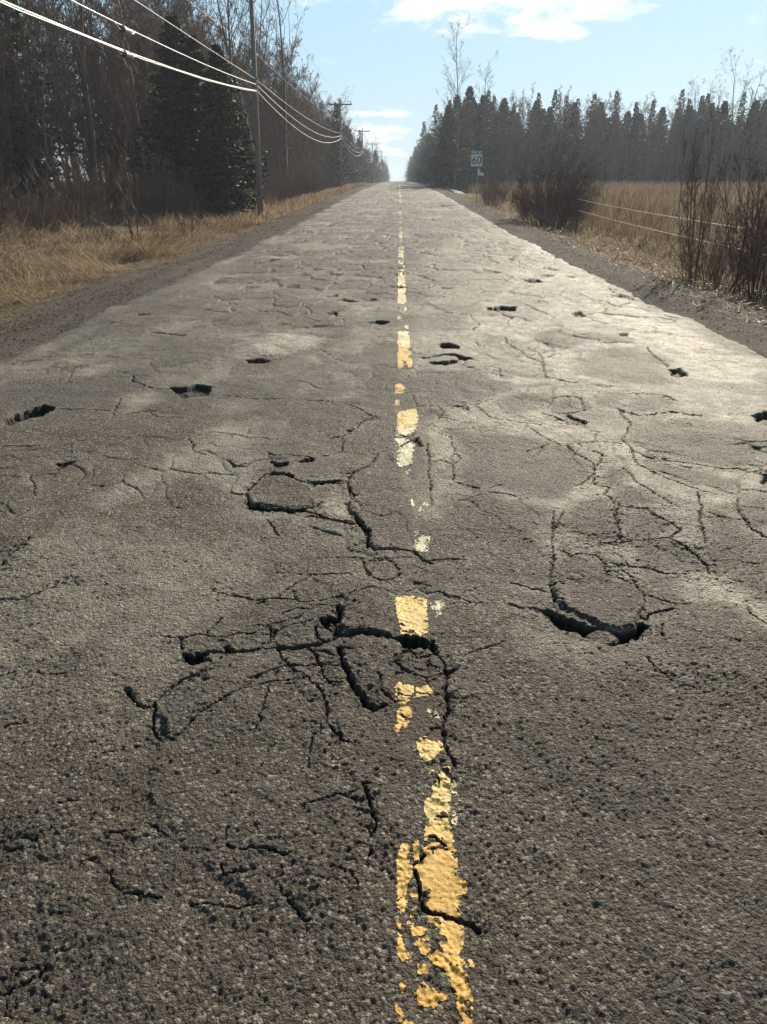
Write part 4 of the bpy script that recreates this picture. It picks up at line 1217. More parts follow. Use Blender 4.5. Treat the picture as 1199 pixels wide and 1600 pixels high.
# loose piece lying in the pothole on the right, and a few crumbs
def chunk(name, x, y, z, sx, sy, sz, seed, rz=0.0):
    r = np.random.default_rng(seed)
    n = 14
    V, F = [], []
    prof = [(0.86, 0.0), (1.0, 0.35), (0.97, 0.72), (0.80, 0.95), (0.45, 1.0)]
    ang = np.linspace(0, 2 * math.pi, n + 1)[:-1]
    wob = 1 + (r.random(n) - 0.5) * 0.28
    for q, h in prof:
        for k in range(n):
            rr = q * wob[k] * (1 + (r.random() - 0.5) * 0.10)
            V.append((sx * rr * math.cos(ang[k]), sy * rr * math.sin(ang[k]), sz * (h + (r.random() - 0.5) * 0.16 * (h > 0))))
    V.append((0, 0, sz * 0.96))
    m_ = len(prof)
    for i in range(m_ - 1):
        for k in range(n):
            F.append((i * n + k, i * n + (k + 1) % n, (i + 1) * n + (k + 1) % n, (i + 1) * n + k))
    for k in range(n):
        F.append(((m_ - 1) * n + k, (m_ - 1) * n + (k + 1) % n, m_ * n))
    me = bpy.data.meshes.new(name)
    me.from_pydata(V, [], F)
    mk = me.attributes.new('mask', 'FLOAT_COLOR', 'POINT')
    mk.data.foreach_set('color', [0.0, 0.0, 0.3, 0.0] * len(V))
    me.update()
    o = obj(name, me, M['asphalt'])
    o.location = (x, y, z)
    o.rotation_euler = (rad(4), rad(-5), rz)
    return o


cx_, cy_ = 0.742, 2.318
o = chunk('asphalt_chunk', cx_, cy_, road_at(cx_, cy_) + 0.0, 0.062, 0.052, 0.042, 3, 0.2)
tag(o, 'loose lump of asphalt lying in the pothole on the right lane', 'asphalt chunk')


# ------------------------------------------------------------------ ground and shoulders
def build_land():
    ys = [-60, -30, -15, -6, -2, 0]
    while ys[-1] < 1600:
        ys.append(ys[-1] + max(0.22, 0.035 * ys[-1]))
    ys = np.array([-500] + ys)
    a = [0, 2.5, 3.1, 3.5, 3.8, 4.1, 4.4, 4.7, 4.95, 5.2]
    while a[-1] < 60:
        a.append(a[-1] + max(0.3, 0.05 * (a[-1] - 3)))
    while a[-1] < 1200:
        a.append(a[-1] * 1.25)
    a = np.array(a)
    xs = np.concatenate([-a[::-1], a[1:]])
    X, Y = np.meshgrid(xs, ys)
    Z = land_z(X, Y)
    ii = np.arange(X.size).reshape(X.shape)
    F = np.stack([ii[:-1, :-1], ii[:-1, 1:], ii[1:, 1:], ii[1:, :-1]], -1).reshape(-1, 4)
    o = obj('ground', mesh_np('ground', np.stack([X, Y, Z], -1).reshape(-1, 3), F, True), M['ground'])
    tag(o, 'rough straw-covered earth beside the road', kind='structure')
    for side, nm in ((-1, 'left'), (1, 'right')):
        yv = [-20, -10, -4, 0, 1]
        while yv[-1] < 420:
            yv.append(yv[-1] + max(0.022, 0.0022 * yv[-1] ** 1.35))
        yv = np.array(yv)
        xv = np.concatenate([np.linspace(3.0, 3.3, 3), np.linspace(3.34, 5.4, 74), [5.5, 5.6]])
        X, Y = np.meshgrid(xv * side, yv)
        lim = (5.05 if side < 0 else 4.72) + 0.35 * (fbm(Y * 0.8, Y * 0 + side, 4, 91) - 0.5)
        out = sstep((np.abs(X) - lim) / 0.25)
        Z = road_z(Y) + swell(X, Y) - 0.046 - 0.03 * np.maximum(np.abs(X) - 3.6, 0) - 0.10 * sstep((3.52 - np.abs(X)) / 0.12) + 0.02 * (fbm(X * 2, Y * 0.6, 4, 92) - 0.5) + 0.009 * (fbm(X * 16, Y * 16, 3, 93) - 0.5)
        if side < 0:
            for c, d in ((-4.0, 0.006), (-4.55, 0.012)):
                Z -= d * np.exp(-((X - c - 0.1 * (fbm(Y * 0.2, Y * 0, 2, 94) - .5)) / 0.13) ** 2)
        Z = Z - out * 0.5
        ii = np.arange(X.size).reshape(X.shape)
        F = np.stack([ii[:-1, :-1], ii[:-1, 1:], ii[1:, 1:], ii[1:, :-1]], -1).reshape(-1, 4)
        o = obj('gravel_shoulder', mesh_np('gravel_shoulder', np.stack([X, Y, Z], -1).reshape(-1, 3), F if side > 0 else F[:, ::-1], True), M['gravel'])
        tag(o, 'dark gravel shoulder along the %s edge of the road' % nm, kind='structure')


build_land()


def scatter_stones():
    r = np.random.default_rng(7)
    P, S = [], []
    for side, n in ((-1, 3800), (1, 3800)):
        y = 4 + 46 * r.random(n) ** 2.0
        x = side * (3.62 + 1.45 * r.random(n))
        z = road_z(y) - 0.044 - 0.03 * (np.abs(x) - 3.6)
        P.append(np.stack([x, y, z], -1))
        S.append(0.004 + 0.013 * r.random(n) ** 3 + 0.0002 * y)
    n = 1300
    y = 0.9 + 9 * r.random(n) ** 1.6
    x = r.uniform(-3.4, 3.2, n)
    z = np.array([road_at(a, b) for a, b in zip(x, y)])
    P.append(np.stack([x, y, z + 0.001], -1))
    S.append(0.0022 + 0.003 * r.random(n) ** 3 + 0.00025 * y)
    bx, by, bs = [], [], []
    for kind, p, Q in SURVEY:
        qx, qy = np.array(Q[0::2]), np.array(Q[1::2])
        if (kind == 'C' and p >= 7) or (kind == 'H' and qy.mean() < 7):
            for k in range(len(qx) - 1):
                L = math.hypot(qx[k + 1] - qx[k], qy[k + 1] - qy[k])
                for _ in range(int(L * 75)):
                    u = r.random()
                    bx.append(qx[k] + (qx[k + 1] - qx[k]) * u + r.normal(0, 0.018))
                    by.append(qy[k] + (qy[k + 1] - qy[k]) * u + r.normal(0, 0.022))
                    bs.append(0.0022 + 0.007 * r.random() ** 3)
    P.append(np.stack([bx, by, [road_at(a, c) for a, c in zip(bx, by)]], -1))
    S.append(np.array(bs))
    for q in P[:2]:
        q[:, 2] += swell(q[:, 0], q[:, 1])
    P = np.concatenate(P)
    S = np.concatenate(S)
    base = np.array([(1, 0, 0), (0, 1, 0), (-1, 0, 0), (0, -1, 0), (0, 0, .75), (0, 0, -.5)], float)
    fb = np.array([(0, 1, 4), (1, 2, 4), (2, 3, 4), (3, 0, 4), (1, 0, 5), (2, 1, 5), (3, 2, 5), (0, 3, 5)])
    V = base[None] * S[:, None, None] * (0.6 + 0.8 * r.random((len(P), 6, 1)))
    a = r.random(len(P)) * 6.28
    c, s = np.cos(a)[:, None], np.sin(a)[:, None]
    V = np.stack([V[..., 0] * c - V[..., 1] * s, V[..., 0] * s + V[..., 1] * c, V[..., 2]], -1) + P[:, None]
    F = (fb[None] + (np.arange(len(P)) * 6)[:, None, None]).reshape(-1, 3)
    o = obj('loose_gravel', mesh_np('loose_gravel', V.reshape(-1, 3), F), M['stone'])
    tag(o, 'loose stones scattered over the shoulders and the asphalt', 'gravel', kind='stuff')


scatter_stones()


# ------------------------------------------------------------------ grass
def blades(name, x, y, z, h, wd, lean, leandir, material, label, seed, curl=0.5):
    r = np.random.default_rng(seed)
    n = len(x)
    a = leandir
    lx, ly = np.cos(a) * np.sin(lean), np.sin(a) * np.sin(lean)
    lz = np.cos(lean)
    b = r.random(n) * math.pi
    sx, sy = np.cos(b) * wd / 2, np.sin(b) * wd / 2
    base = np.stack([x, y, z - 0.02], -1)
    mid = base + np.stack([lx * h * .5, ly * h * .5, lz * h * .55], -1)
    tipd = np.stack([lx * h, ly * h, np.maximum(lz * h * (1 - curl * r.random(n)), 0.02)], -1)
    tip = base + tipd
    s = np.stack([sx, sy, np.zeros(n)], -1)
    V = np.stack([base - s, base + s, mid - s * .8, mid + s * .8, tip], 1)
    k = (np.arange(n) * 5)[:, None]
    F4 = k + np.array([[0, 1, 3, 2]])
    F3 = k + np.array([[2, 3, 4]])
    tint = np.repeat(np.clip(r.random(n) ** 1.3, 0, 1), 5)
    o = obj(name, mesh_np(name, V.reshape(-1, 3), [F4, F3], False, {'tint': tint}), material)
    return tag(o, label, 'grass', kind='stuff')


def grass():
    r = np.random.default_rng(11)
    # bank on the left, straw laid over towards the road
    n = 78000
    y = 7 + 26 * r.random(n) ** 1.35
    x = -(4.95 + 10 * r.random(n) ** 1.5 * (0.35 + y / 33))
    cl = fbm(x * 1.2, y * 1.2, 3, 101)
    k = (r.random(n) < 0.12 + 2.2 * np.clip(cl - 0.38, 0, 1)) & (x < -4.95 - 0.45 * (fbm(y * 1.1, y * 0, 3, 102)))
    x, y, cl = x[k], y[k], cl[k]
    n = len(x)
    d = np.clip((-x - 5.0) / 1.0, 0.15, 1)
    h = (0.16 + 0.85 * r.random(n) ** 1.6 * np.clip(cl * 1.9 - 0.25, 0.1, 1.3)) * d
    gust = fbm(x * 0.7, y * 0.7, 3, 103)
    lean = 0.75 + 0.75 * r.random(n) * (0.5 + gust)
    ld = -0.5 + (gust - 0.5) * 9 + r.normal(0, 0.7, n)
    blades('dry_grass', x, y, land_z(x, y) + 0.35 * d * np.clip(cl - 0.4, 0, 1), h, 0.0045 + 0.00042 * y, lean, ld, M['straw'],
           'matted straw-coloured grass on the bank at the left of the road', 1)
    # straws that spill over the gravel
    n = 5200
    y = 7 + 40 * r.random(n) ** 1.4
    sd = np.where(r.random(n) < 0.6, -1, 1)
    x = sd * (np.where(sd < 0, 5.15, 4.85) - 0.75 * r.random(n) ** 2.2)
    k = fbm(y * 1.6, sd * 3.0, 3, 107) + 0.25 * r.random(n) > 0.55
    x, y, sd = x[k], y[k], sd[k]
    n = len(x)
    blades('dry_grass', x, y, road_z(y) + swell(x, y) - 0.03 - 0.03 * (np.abs(x) - 3.6), 0.10 + 0.22 * r.random(n), 0.004 + 0.0004 * y, 1.35 + 0.15 * r.random(n), r.random(n) * 6.28, M['straw'],
           'loose straws lying on the gravel at the edge of both verges', 5)
    # farther left verge
    n = 26000
    y = 30 + 110 * r.random(n) ** 1.7
    x = -(4.9 + (3 + 14 * np.exp(-(y - 30) / 25)) * r.random(n) ** 1.3)
    lean = 0.3 + 0.8 * r.random(n)
    blades('dry_grass', x, y, land_z(x, y), (0.25 + 0.45 * r.random(n)) * np.clip((-x - 4.6) / 1.0, 0.2, 1), 0.012 + 0.0006 * y, lean, r.random(n) * 6.28, M['straw'],
           'dry grass on the distant left verge below the brush', 2)
    # right verge and ditch
    n = 46000
    y = 7.5 + 70 * r.random(n) ** 1.8
    x = 4.55 + 4.2 * r.random(n) ** 1.1
    k = (x > 4.62 + 0.4 * fbm(y * 1.3, y * 0, 3, 104)) & (r.random(n) < 0.2 + 1.6 * np.clip(fbm(x * 1.1, y * 0.8, 3, 105) - 0.3, 0, 1))
    x, y = x[k], y[k]
    n = len(x)
    d = np.clip((x - 4.75) / 1.3, 0.10, 1)
    blades('dry_grass', x, y, land_z(x, y) + 0.0, (0.15 + 0.42 * r.random(n)) * d, 0.005 + 0.00045 * y, 0.5 + 0.9 * r.random(n), math.pi + r.normal(0, 1.2, n), M['straw'],
           'brown flattened grass lining the ditch at the right of the road', 3)
    # field
    n = 78000
    t = r.random(n)
    y = 14 + 106 * t ** 1.5
    x = 7.6 + (0.60 * y + 4) * r.random(n)
    tall = sstep((y - 24) / 14)
    cl = fbm(x * 0.25, y * 0.25, 3, 106)
    k = (r.random(n) < 0.45 + cl) & ((y < 95) | (x > 12))
    x, y, tall, cl = x[k], y[k], tall[k], cl[k]
    n = len(x)
    h = 0.25 + 0.35 * r.random(n) + tall * (0.25 + 0.55 * r.random(n)) * (0.6 + 0.8 * cl)
    blades('field_grass', x, y, land_z(x, y), h, 0.007 + 0.00055 * y, 0.05 + 0.35 * r.random(n) + (1 - tall) * 0.5 * r.random(n), r.random(n) * 6.28, M['reed'],
           'tall tan weeds filling the field behind the wire fence', 4, 0.2)


grass()


# ------------------------------------------------------------------ trees
def segs_mesh(name, segs, sides=3):
    """segs: array rows of (p0 xyz, p1 xyz, r0, r1) to thin prisms."""
    S = np.array(segs, float)
    p0, p1, r0, r1 = S[:, 0:3], S[:, 3:6], S[:, 6], S[:, 7]
    d = p1 - p0
    d /= np.linalg.norm(d, axis=1)[:, None] + 1e-9
    ref = np.where(np.abs(d[:, 2:3]) < 0.9, np.array([[0, 0, 1.]]), np.array([[1., 0, 0]]))
    a = np.cross(d, ref)
    a /= np.linalg.norm(a, axis=1)[:, None] + 1e-9
    b = np.cross(d, a)
    t = np.arange(sides) * 2 * math.pi / sides
    ring = np.cos(t)[None, :, None] * a[:, None] + np.sin(t)[None, :, None] * b[:, None]
    V = np.concatenate([p0[:, None] + ring * r0[:, None, None], p1[:, None] + ring * r1[:, None, None]], 1)
    k = (np.arange(len(S)) * 2 * sides)[:, None]
    F = np.concatenate([k + np.array([[i, (i + 1) % sides, sides + (i + 1) % sides, sides + i]]) for i in range(sides)], 0)
    return V.reshape(-1, 3), F


def unit(v):
    return v / (math.sqrt(v[0] ** 2 + v[1] ** 2 + v[2] ** 2) + 1e-9)


def branch(r, out, p, d, L, rad0, level, spec):
    """Grow one limb with its side shoots into out[level]."""
    n = spec['segs'][level]
    up = spec['up'][level]
    wob = spec['wob'][level]
    pts = [p]
    rr = [rad0]
    for i in range(n):
        d = unit(d + r.normal(0, wob, 3) + np.array((0, 0, up)))
        q = pts[-1] + d * (L / n)
        t = (i + 1) / n
        pts.append(q)
        rr.append(max(spec['rmin'], rad0 * (1 - 0.85 * t)))
        out[min(level, 1)].append((*pts[-2], *q, rr[-2], rr[-1]))
    if level + 1 >= len(spec['segs']):
        return
    k = spec['kids'][level]
    k = max(1, int(k * (0.7 + 0.6 * r.random())))
    for _ in range(k):
        t = spec['from'][level] + (1 - spec['from'][level]) * r.random()
        f = t * n
        i = min(int(f), n - 1)
        q = pts[i] + (pts[i + 1] - pts[i]) * (f - i)
        dd = unit(pts[i + 1] - pts[i])
        side = unit(np.cross(dd, r.normal(0, 1, 3)))
        ang = spec['ang'][level] * (0.75 + 0.5 * r.random())
        nd = dd * math.cos(ang) + side * math.sin(ang)
        ll = L * spec['len'][level] * (0.55 + 0.7 * r.random()) * (1 - 0.55 * t)
        branch(r, out, q, nd, max(ll, 0.12), max(spec['rmin'], (rr[i] * 0.55) if level else rr[i] * 0.42), level + 1, spec)


SLENDER = dict(segs=(12, 5, 3, 2), up=(0.05, 0.13, 0.10, 0.06), wob=(0.04, 0.10, 0.14, 0.18), kids=(34, 7, 5), len=(0.30, 0.45, 0.42), ang=(0.75, 0.65, 0.7), rmin=0.006)
SLENDER['from'] = (0.22, 0.2, 0.2)
SPREAD = dict(segs=(8, 6, 4, 3, 2), up=(0.03, 0.08, 0.08, 0.06, 0.04), wob=(0.05, 0.13, 0.16, 0.2, 0.2), kids=(11, 6, 5, 4), len=(0.55, 0.5, 0.45, 0.42), ang=(0.65, 0.6, 0.65, 0.7), rmin=0.006)
SPREAD['from'] = (0.3, 0.25, 0.2, 0.1)
THICK = dict(segs=(7, 4, 3, 2), up=(0.05, 0.12, 0.10, 0.05), wob=(0.09, 0.14, 0.18, 0.2), kids=(24, 8, 5), len=(0.44, 0.45, 0.5), ang=(0.65, 0.7, 0.8), rmin=0.0075)
THICK['from'] = (0.12, 0.1, 0.1)


def proto_bare(seed, H, spec, trunk_r, lean=0.04):
    r = np.random.default_rng(seed)
    out = [[], []]
    d0 = unit(np.array((r.normal(0, lean), r.normal(0, lean), 1.0)))
    branch(r, out, np.array((0, 0, -0.15)), d0, H, trunk_r, 0, spec)
    V0, F0 = segs_mesh('t', out[0], 7)
    V1, F1 = segs_mesh('c', out[1], 3)
    return mesh_np('tree_trunk', V0, F0, True), mesh_np('tree_crown', V1, F1)


def proto_bush(seed, H, stems, spread, spec=None, rs=0.016, dome=0.42):
    r = np.random.default_rng(seed)
    s = dict(segs=(7, 3, 2), up=(0.06, 0.14, 0.06), wob=(0.06, 0.12, 0.2), kids=(9, 3), len=(0.30, 0.45), ang=(0.5, 0.7), rmin=0.0045)
    s['from'] = (0.25, 0.1)
    if spec:
        s.update(spec)
    out = [[], []]
    for i in range(stems):
        a = r.random() * 6.28
        q = r.random() ** 0.5
        p = np.array((math.cos(a) * q * spread * 0.35, math.sin(a) * q * spread * 0.35, -0.1))
        d = unit(np.array((math.cos(a) * q * spread * dome, math.sin(a) * q * spread * dome, 1.0)))
        branch(r, out, p, d, H * (0.6 + 0.45 * r.random()) * (1.05 - (0.3 if dome < 0.5 else 0.42) * q), rs * (0.6 + 0.8 * r.random()), 0, s)
    V0, F0 = segs_mesh('t', out[0], 4)
    V1, F1 = segs_mesh('c', out[1], 3)
    return mesh_np('bush_stems', V0, F0), mesh_np('bush_twigs', V1, F1)


def proto_conifer(seed, H, R, nb=210, sprays=34, droop=-0.10, first=0.06, clump=0.32, wq=0.085, ragged=0.35):
    """Trunk plus boughs carrying many small needle sprays."""
    r = np.random.default_rng(seed)
    trunk = []
    x = y = 0.0
    for i in range(8):
        z0, z1 = H * i / 8, H * (i + 1) / 8
        nx, ny = x + r.normal(0, 0.02), y + r.normal(0, 0.02)
        trunk.append((x, y, z0 - 0.1, nx, ny, z1 - 0.1, 0.012 * H * (1 - i / 8.3), 0.012 * H * (1 - (i + 1) / 8.3)))
        x, y = nx, ny
    Vt, Ft = segs_mesh('t', trunk, 7)
    limbs = []
    quads = []
    for i in range(nb):
        t = first + (1 - first) * (i + r.random()) / nb
        z = H * t
        a = i * 2.4 + r.normal(0, 0.35)
        L = R * (1 - t) ** 0.85 * (1 - ragged + 2 * ragged * r.random()) + 0.08
        if t < first + 0.15:
            L *= 0.75
        d = np.array((math.cos(a), math.sin(a), 0.28 * t + 0.05))
        p = np.array((0, 0, z))
        pts = [p]
        n = 4
        for k in range(n):
            d = unit(d + np.array((0, 0, droop * (1.0 if k < 2 else -0.8))) + r.normal(0, 0.05, 3))
            p = p + d * L / n
            limbs.append((*pts[-1], *p, max(0.006, 0.02 * L * (1 - k / n)), max(0.005, 0.02 * L * (1 - (k + 1) / n))))
            pts.append(p)
        ns = max(5, int(sprays * (0.25 + L / R)))
        for k in range(ns):
            u = (0.12 + 0.88 * r.random() ** 0.8) * n
            j = min(int(u), n - 1)
            q = pts[j] + (pts[j + 1] - pts[j]) * (u - j)
            dd = unit(pts[j + 1] - pts[j])
            sd = unit(np.array((-dd[1], dd[0], 0)) * (1 if r.random() < .5 else -1) * 1.0 + dd * r.uniform(0.2, 0.9) + np.array((0, 0, r.normal(-0.12, 0.22))))
            ln = clump * (0.5 + r.random()) * (1.15 - u / n * 0.5) * (0.55 + 0.45 * L / R)
            w_ = unit(np.cross(sd, r.normal(0, 1, 3))) * wq * (0.6 + 0.8 * r.random())
            e = q + sd * ln
            m = q + sd * ln * 0.45
            quads.append((q, m + w_, e, m - w_))
    Vl, Fl = segs_mesh('l', limbs, 3)
    Vq = np.array(quads).reshape(-1, 3)
    Fq = np.arange(len(Vq)).reshape(-1, 4)
    tint = np.repeat(r.random(len(quads)), 4)
    crown = mesh_np('conifer_crown', Vq, Fq, False, {'tint': tint})
    trunkm = mesh_np('conifer_trunk', np.concatenate([Vt, Vl]), np.concatenate([np.asarray(Ft), np.asarray(Fl) + len(Vt)]), False)
    return trunkm, crown


LIB = {
    'slender': [(proto_bare(s, 13.0, SLENDER, 0.10), 'twig') for s in (21, 22, 23)],
    'spread': [(proto_bare(s, 13.0, SPREAD, 0.17), 'grey_bark') for s in (31, 32)],
    'thicket': [(proto_bare(s, 6.0, THICK, 0.055, 0.12), 'twig') for s in (41, 42, 43)],
    'spruce': [(proto_conifer(s, 12.0, 2.3), 'needle') for s in (51, 52)],
    'dense': [(proto_conifer(53, 10.0, 3.0, 300, 44, -0.12, 0.02, 0.42, 0.10), 'needle')],
    'pine': [(proto_conifer(54, 12.0, 2.8, 100, 40, 0.05, 0.28, 0.46, 0.12, 0.55), 'needle')],
    'young': [(proto_conifer(55, 4.0, 1.2, 70, 20, -0.05, 0.05, 0.16, 0.03), 'needle')],
    'bush': [(proto_bush(s, 3.2, 60, 1.7, dict(kids=(11, 4))), 'twig') for s in (61, 62)],
    'round': [(proto_bush(68, 3.2, 62, 1.5, dict(kids=(15, 5), up=(0.03, 0.06, 0.02), wob=(0.09, 0.16, 0.25), ang=(0.7, 0.9)), 0.014, 0.56), 'red_twig')],
    'stems': [(proto_bush(63, 3.4, 20, 0.8, dict(kids=(13, 4)), 0.013), 'red_twig'), (proto_bush(64, 3.4, 13, 0.8, dict(kids=(12, 4)), 0.016), 'twig')],
    'weed': [(proto_bush(s, 1.3, 14, 0.9, dict(kids=(6, 2), rmin=0.004), 0.008), 'twig') for s in (65, 66)],
    'sapling': [(proto_bush(67, 3.6, 3, 0.6, dict(kids=(16, 4), len=(0.34, 0.45)), 0.03), 'twig')],
}
CONIFER = ('spruce', 'dense', 'pine', 'young')
NAMES = {'slender': 'bare_tree', 'spread': 'bare_tree', 'thicket': 'young_bare_tree', 'spruce': 'spruce_tree', 'dense': 'spruce_tree',
         'pine': 'pine_tree', 'young': 'young_spruce', 'bush': 'shrub', 'round': 'shrub', 'stems': 'shrub', 'weed': 'weed_clump', 'sapling': 'sapling'}
CATS = {'slender': 'tree', 'spread': 'tree', 'thicket': 'tree', 'spruce': 'tree', 'dense': 'tree', 'pine': 'tree', 'young': 'tree',
        'bush': 'shrub', 'round': 'shrub', 'stems': 'shrub', 'weed': 'plant', 'sapling': 'tree'}


def plant(kind, x, y, label, group=None, s=1.0, sz=None, var=0, rz=None, tilt=(0, 0), z=None, bark=None):
    (tm, cm), mname = LIB[kind][var % len(LIB[kind])]
    rz = (x * 12.9 + y * 7.3) % 6.28 if rz is None else rz
    e = empty(NAMES[kind], (x, y, gz(x, y) if z is None else z), rz, tilt, (s, s, sz or s))
    con = kind in CONIFER
    bushy = kind in ('bush', 'round', 'stems', 'weed', 'sapling')
    a = obj('stems' if bushy else 'trunk', tm, M['grey_bark'] if con else M[bark or mname], e)
    b = obj('twigs' if bushy else 'crown', cm, M['needle'] if con else M[mname], e)
    if bushy:
        a['kind'] = 'stuff'
    b['kind'] = 'stuff'
    return tag(e, label, CATS[kind], group)


def litter():
    r = np.random.default_rng(12)
    n = 3600
    y = 6.5 + 34 * r.random(n) ** 1.6
    side = np.where(r.random(n) < 0.72, 1, -1)
    x = side * (4.35 + 1.3 * r.random(n))
    z = np.maximum(land_z(x, y), road_z(y) + swell(x, y) - 0.046 - 0.03 * (np.abs(x) - 3.6)) + 0.006
    s = (0.009 + 0.012 * r.random(n)) * (1 + y / 40)
    a, tl = r.random(n) * 6.28, r.normal(0, 0.5, n)
    c, q = np.cos(a), np.sin(a)
    e1 = np.stack([c, q, np.sin(tl) * .6], -1) * s[:, None]
    e2 = np.stack([-q, c, r.normal(0, 0.35, n)], -1) * (s * 0.6)[:, None]
    p = np.stack([x, y, z], -1)
    V = np.stack([p - e1, p + e2, p + e1, p - e2], 1)
    F = np.arange(n * 4).reshape(-1, 4)
    o = obj('leaf_litter', mesh_np('leaf_litter', V.reshape(-1, 3), F, False, {'tint': np.repeat(r.random(n), 4)}), M['leaf'])
    tag(o, 'brown dead leaves blown along both verges', 'leaves', kind='stuff')


litter()

R_ = random.Random(4)


def where(x, y):
    """Say what a plant stands beside, by the landmarks on either side of it in the view."""
    a = math.degrees(math.atan2(x, y))
    marks = [(-24.5, 'the left picture edge'), (-22.0, 'the forked grey tree'), (-18.0, 'the straight thin trunk'), (-14.0, 'the large dark spruce'),
             (-9.7, 'the nearest utility pole'), (-6.5, 'the bushy-topped bare tree'), (-4.05, 'the second utility pole'), (-2.55, 'the third utility pole'),
             (-1.8, 'the fourth utility pole'), (0.0, 'the road'), (1.6, 'the roadside pine'), (3.8, 'the lone tree'), (5.2, 'the sign'),
             (9.0, 'the narrow bush'), (13.5, 'the rounded bush'), (19.0, 'the stemmed shrub'), (24.0, 'the young spruce'), (60.0, 'the picture edge')]
    for (a0, n0), (a1, n1) in zip(marks[:-1], marks[1:]):
        if a < a1:
            break
    return 'between %s and %s' % (n0, n1)


def size_word(s, lo, hi):
    return 'small ' if s < lo else ('tall ' if s > hi else '')

# --- single plants one can point to
plant('thicket', -16.2, 37.0, 'grey bare tree with a dark forked base at the far left edge of the forest', s=1.55, var=0, tilt=(0, rad(-2)), bark='grey_bark')
plant('slender', -14.6, 39.0, 'thin tall trunk leaning left above the brown thicket, left of the others', s=1.05, var=1, tilt=(0, rad(-3)))
plant('slender', -12.6, 41.0, 'straight thin bare trunk rising between the two cable splice cases and the pole', s=1.0, var=2)
plant('slender', -9.6, 46.0, 'tall slender bare tree standing behind the nearest utility pole, to its left', s=1.1, var=0, bark='grey_bark')
plant('spread', -8.2, 60.0, 'tall spreading bare tree reaching past the nearest utility pole on the right', s=1.0, var=0)
plant('spread', -8.9, 52.0, 'bushy-topped bare tree just right of the nearest utility pole', s=0.95, var=1)
plant('dense', -7.9, 37.5, 'large dark spruce directly left of the nearest utility pole', s=0.74, sz=0.68)
plant('dense', -9.5, 40.0, 'broad olive spruce wedged between the two large dark ones', s=0.85, sz=0.74, rz=4)
plant('dense', -10.6, 41.0, 'broad dark spruce behind the brown thicket', s=1.0, sz=0.84, rz=2)
plant('spruce', -6.9, 92.0, 'pointed spruce beneath the second utility pole crossarm', s=0.72, var=0)
plant('dense', -19.2, 38.0, 'olive green conifer at the left edge of the picture', s=0.75)
plant('spruce', -18.0, 40.5, 'tall dark conifer behind the forked grey tree', s=1.1, var=1)
plant('sapling', -7.3, 22.3, 'slim bare sapling rising from the straw bank on the left', s=0.95)
plant('bush', -10.5, 19.0, 'bare shrub at the left edge of the picture above the straw', s=0.85, var=1)
plant('weed', -6.4, 24.5, 'small clump of bare stems on the straw bank right of the sapling', s=1.0, var=0)
plant('round', 5.9, 33.0, 'large rounded bare bush by the right shoulder', s=1.12, sz=1.30, var=0)
plant('round', 7.0, 35.0, 'bare bush merging with the back of the large rounded one', s=1.0, sz=1.15, rz=2)
plant('stems', 5.2, 47.0, 'narrow dark bush just right of the speed limit sign', s=0.8, sz=0.72, var=1)
plant('stems', 6.6, 14.3, 'clump of reddish upright stems at the right edge of the picture', s=0.9, sz=0.9, var=0)
plant('stems', 5.9, 15.6, 'tall multi-stemmed shrub in front of the wire fence, nearest the open field', s=0.8, sz=1.2, var=1)
plant('stems', 6.9, 15.4, 'dark many-stemmed shrub behind the reddish clump', s=0.8, sz=0.95, var=0, rz=2.2)
plant('stems', 8.0, 16.6, 'leaning stems on the field side of the fence', s=0.9, sz=1.0, var=1, rz=4.2)
plant('young', 13.0, 26.0, 'young green spruce behind the stems at the right edge', s=1.1)
plant('slender', 6.1, 92.0, 'tall lone bare tree with a pale trunk by the right verge', s=1.18, var=0, bark='grey_bark')
plant('slender', 10.4, 96.0, 'second bare tree standing above the right forest edge', s=0.98, var=1)
plant('pine', 5.9, 205.0, 'ragged pine reaching over the right side of the road', s=1.15)

plant('bush', 7.2, 13.7, 'low bushy tangle at the foot of the stems at the right edge', s=0.75, sz=0.5, var=1)
plant('bush', 6.4, 15.9, 'low twiggy bush between the stems and the wire fence', s=0.6, sz=0.5, var=0)
plant('stems', 9.4, 18.5, 'clump of stems in the field just beyond the fence', s=0.9, sz=0.8, var=0, rz=1.2)
plant('weed', 5.3, 30.0, 'brown weed clump in front of the large rounded bush', s=1.1, var=1)
plant('bush', 6.0, 52.0, 'low dark bush behind the speed limit sign post', s=0.8, sz=0.7, var=1)

# --- undergrowth on the left
G_B = 'bare shrubs along the left forest edge'
for i in range(95):
    y = 25 + 75 * R_.random() ** 1.25
    x = -max(7.0, 13.5 - 0.10 * (y - 25) + R_.uniform(-3.5, 3.5)) if y < 60 else -R_.uniform(7.0, 9.5)
    k = 'bush' if R_.random() < 0.55 else 'weed'
    sc = R_.uniform(0.45, 0.95) if k == 'bush' else R_.uniform(0.8, 1.4)
    plant(k, x, y, ('bare shrub ' if k == 'bush' else 'low bare weed clump ') + where(x, y),
          G_B if k == 'bush' else 'weed clumps along the left verge', s=sc, var=i)
for i in range(26):
    y = 10 + 18 * R_.random()
    x = -R_.uniform(6.2, 12.5)
    plant('weed', x, y, ('twiggy weed clump at the front of the left straw bank ' if x > -8.5 else 'twiggy weed clump at the back of the left straw bank ') + ('near the picture edge' if y < 17 else 'below the sapling' if y < 23 else 'beyond the sapling'), 'weed clumps in the left straw bank', s=R_.uniform(0.3, 0.65), var=i)
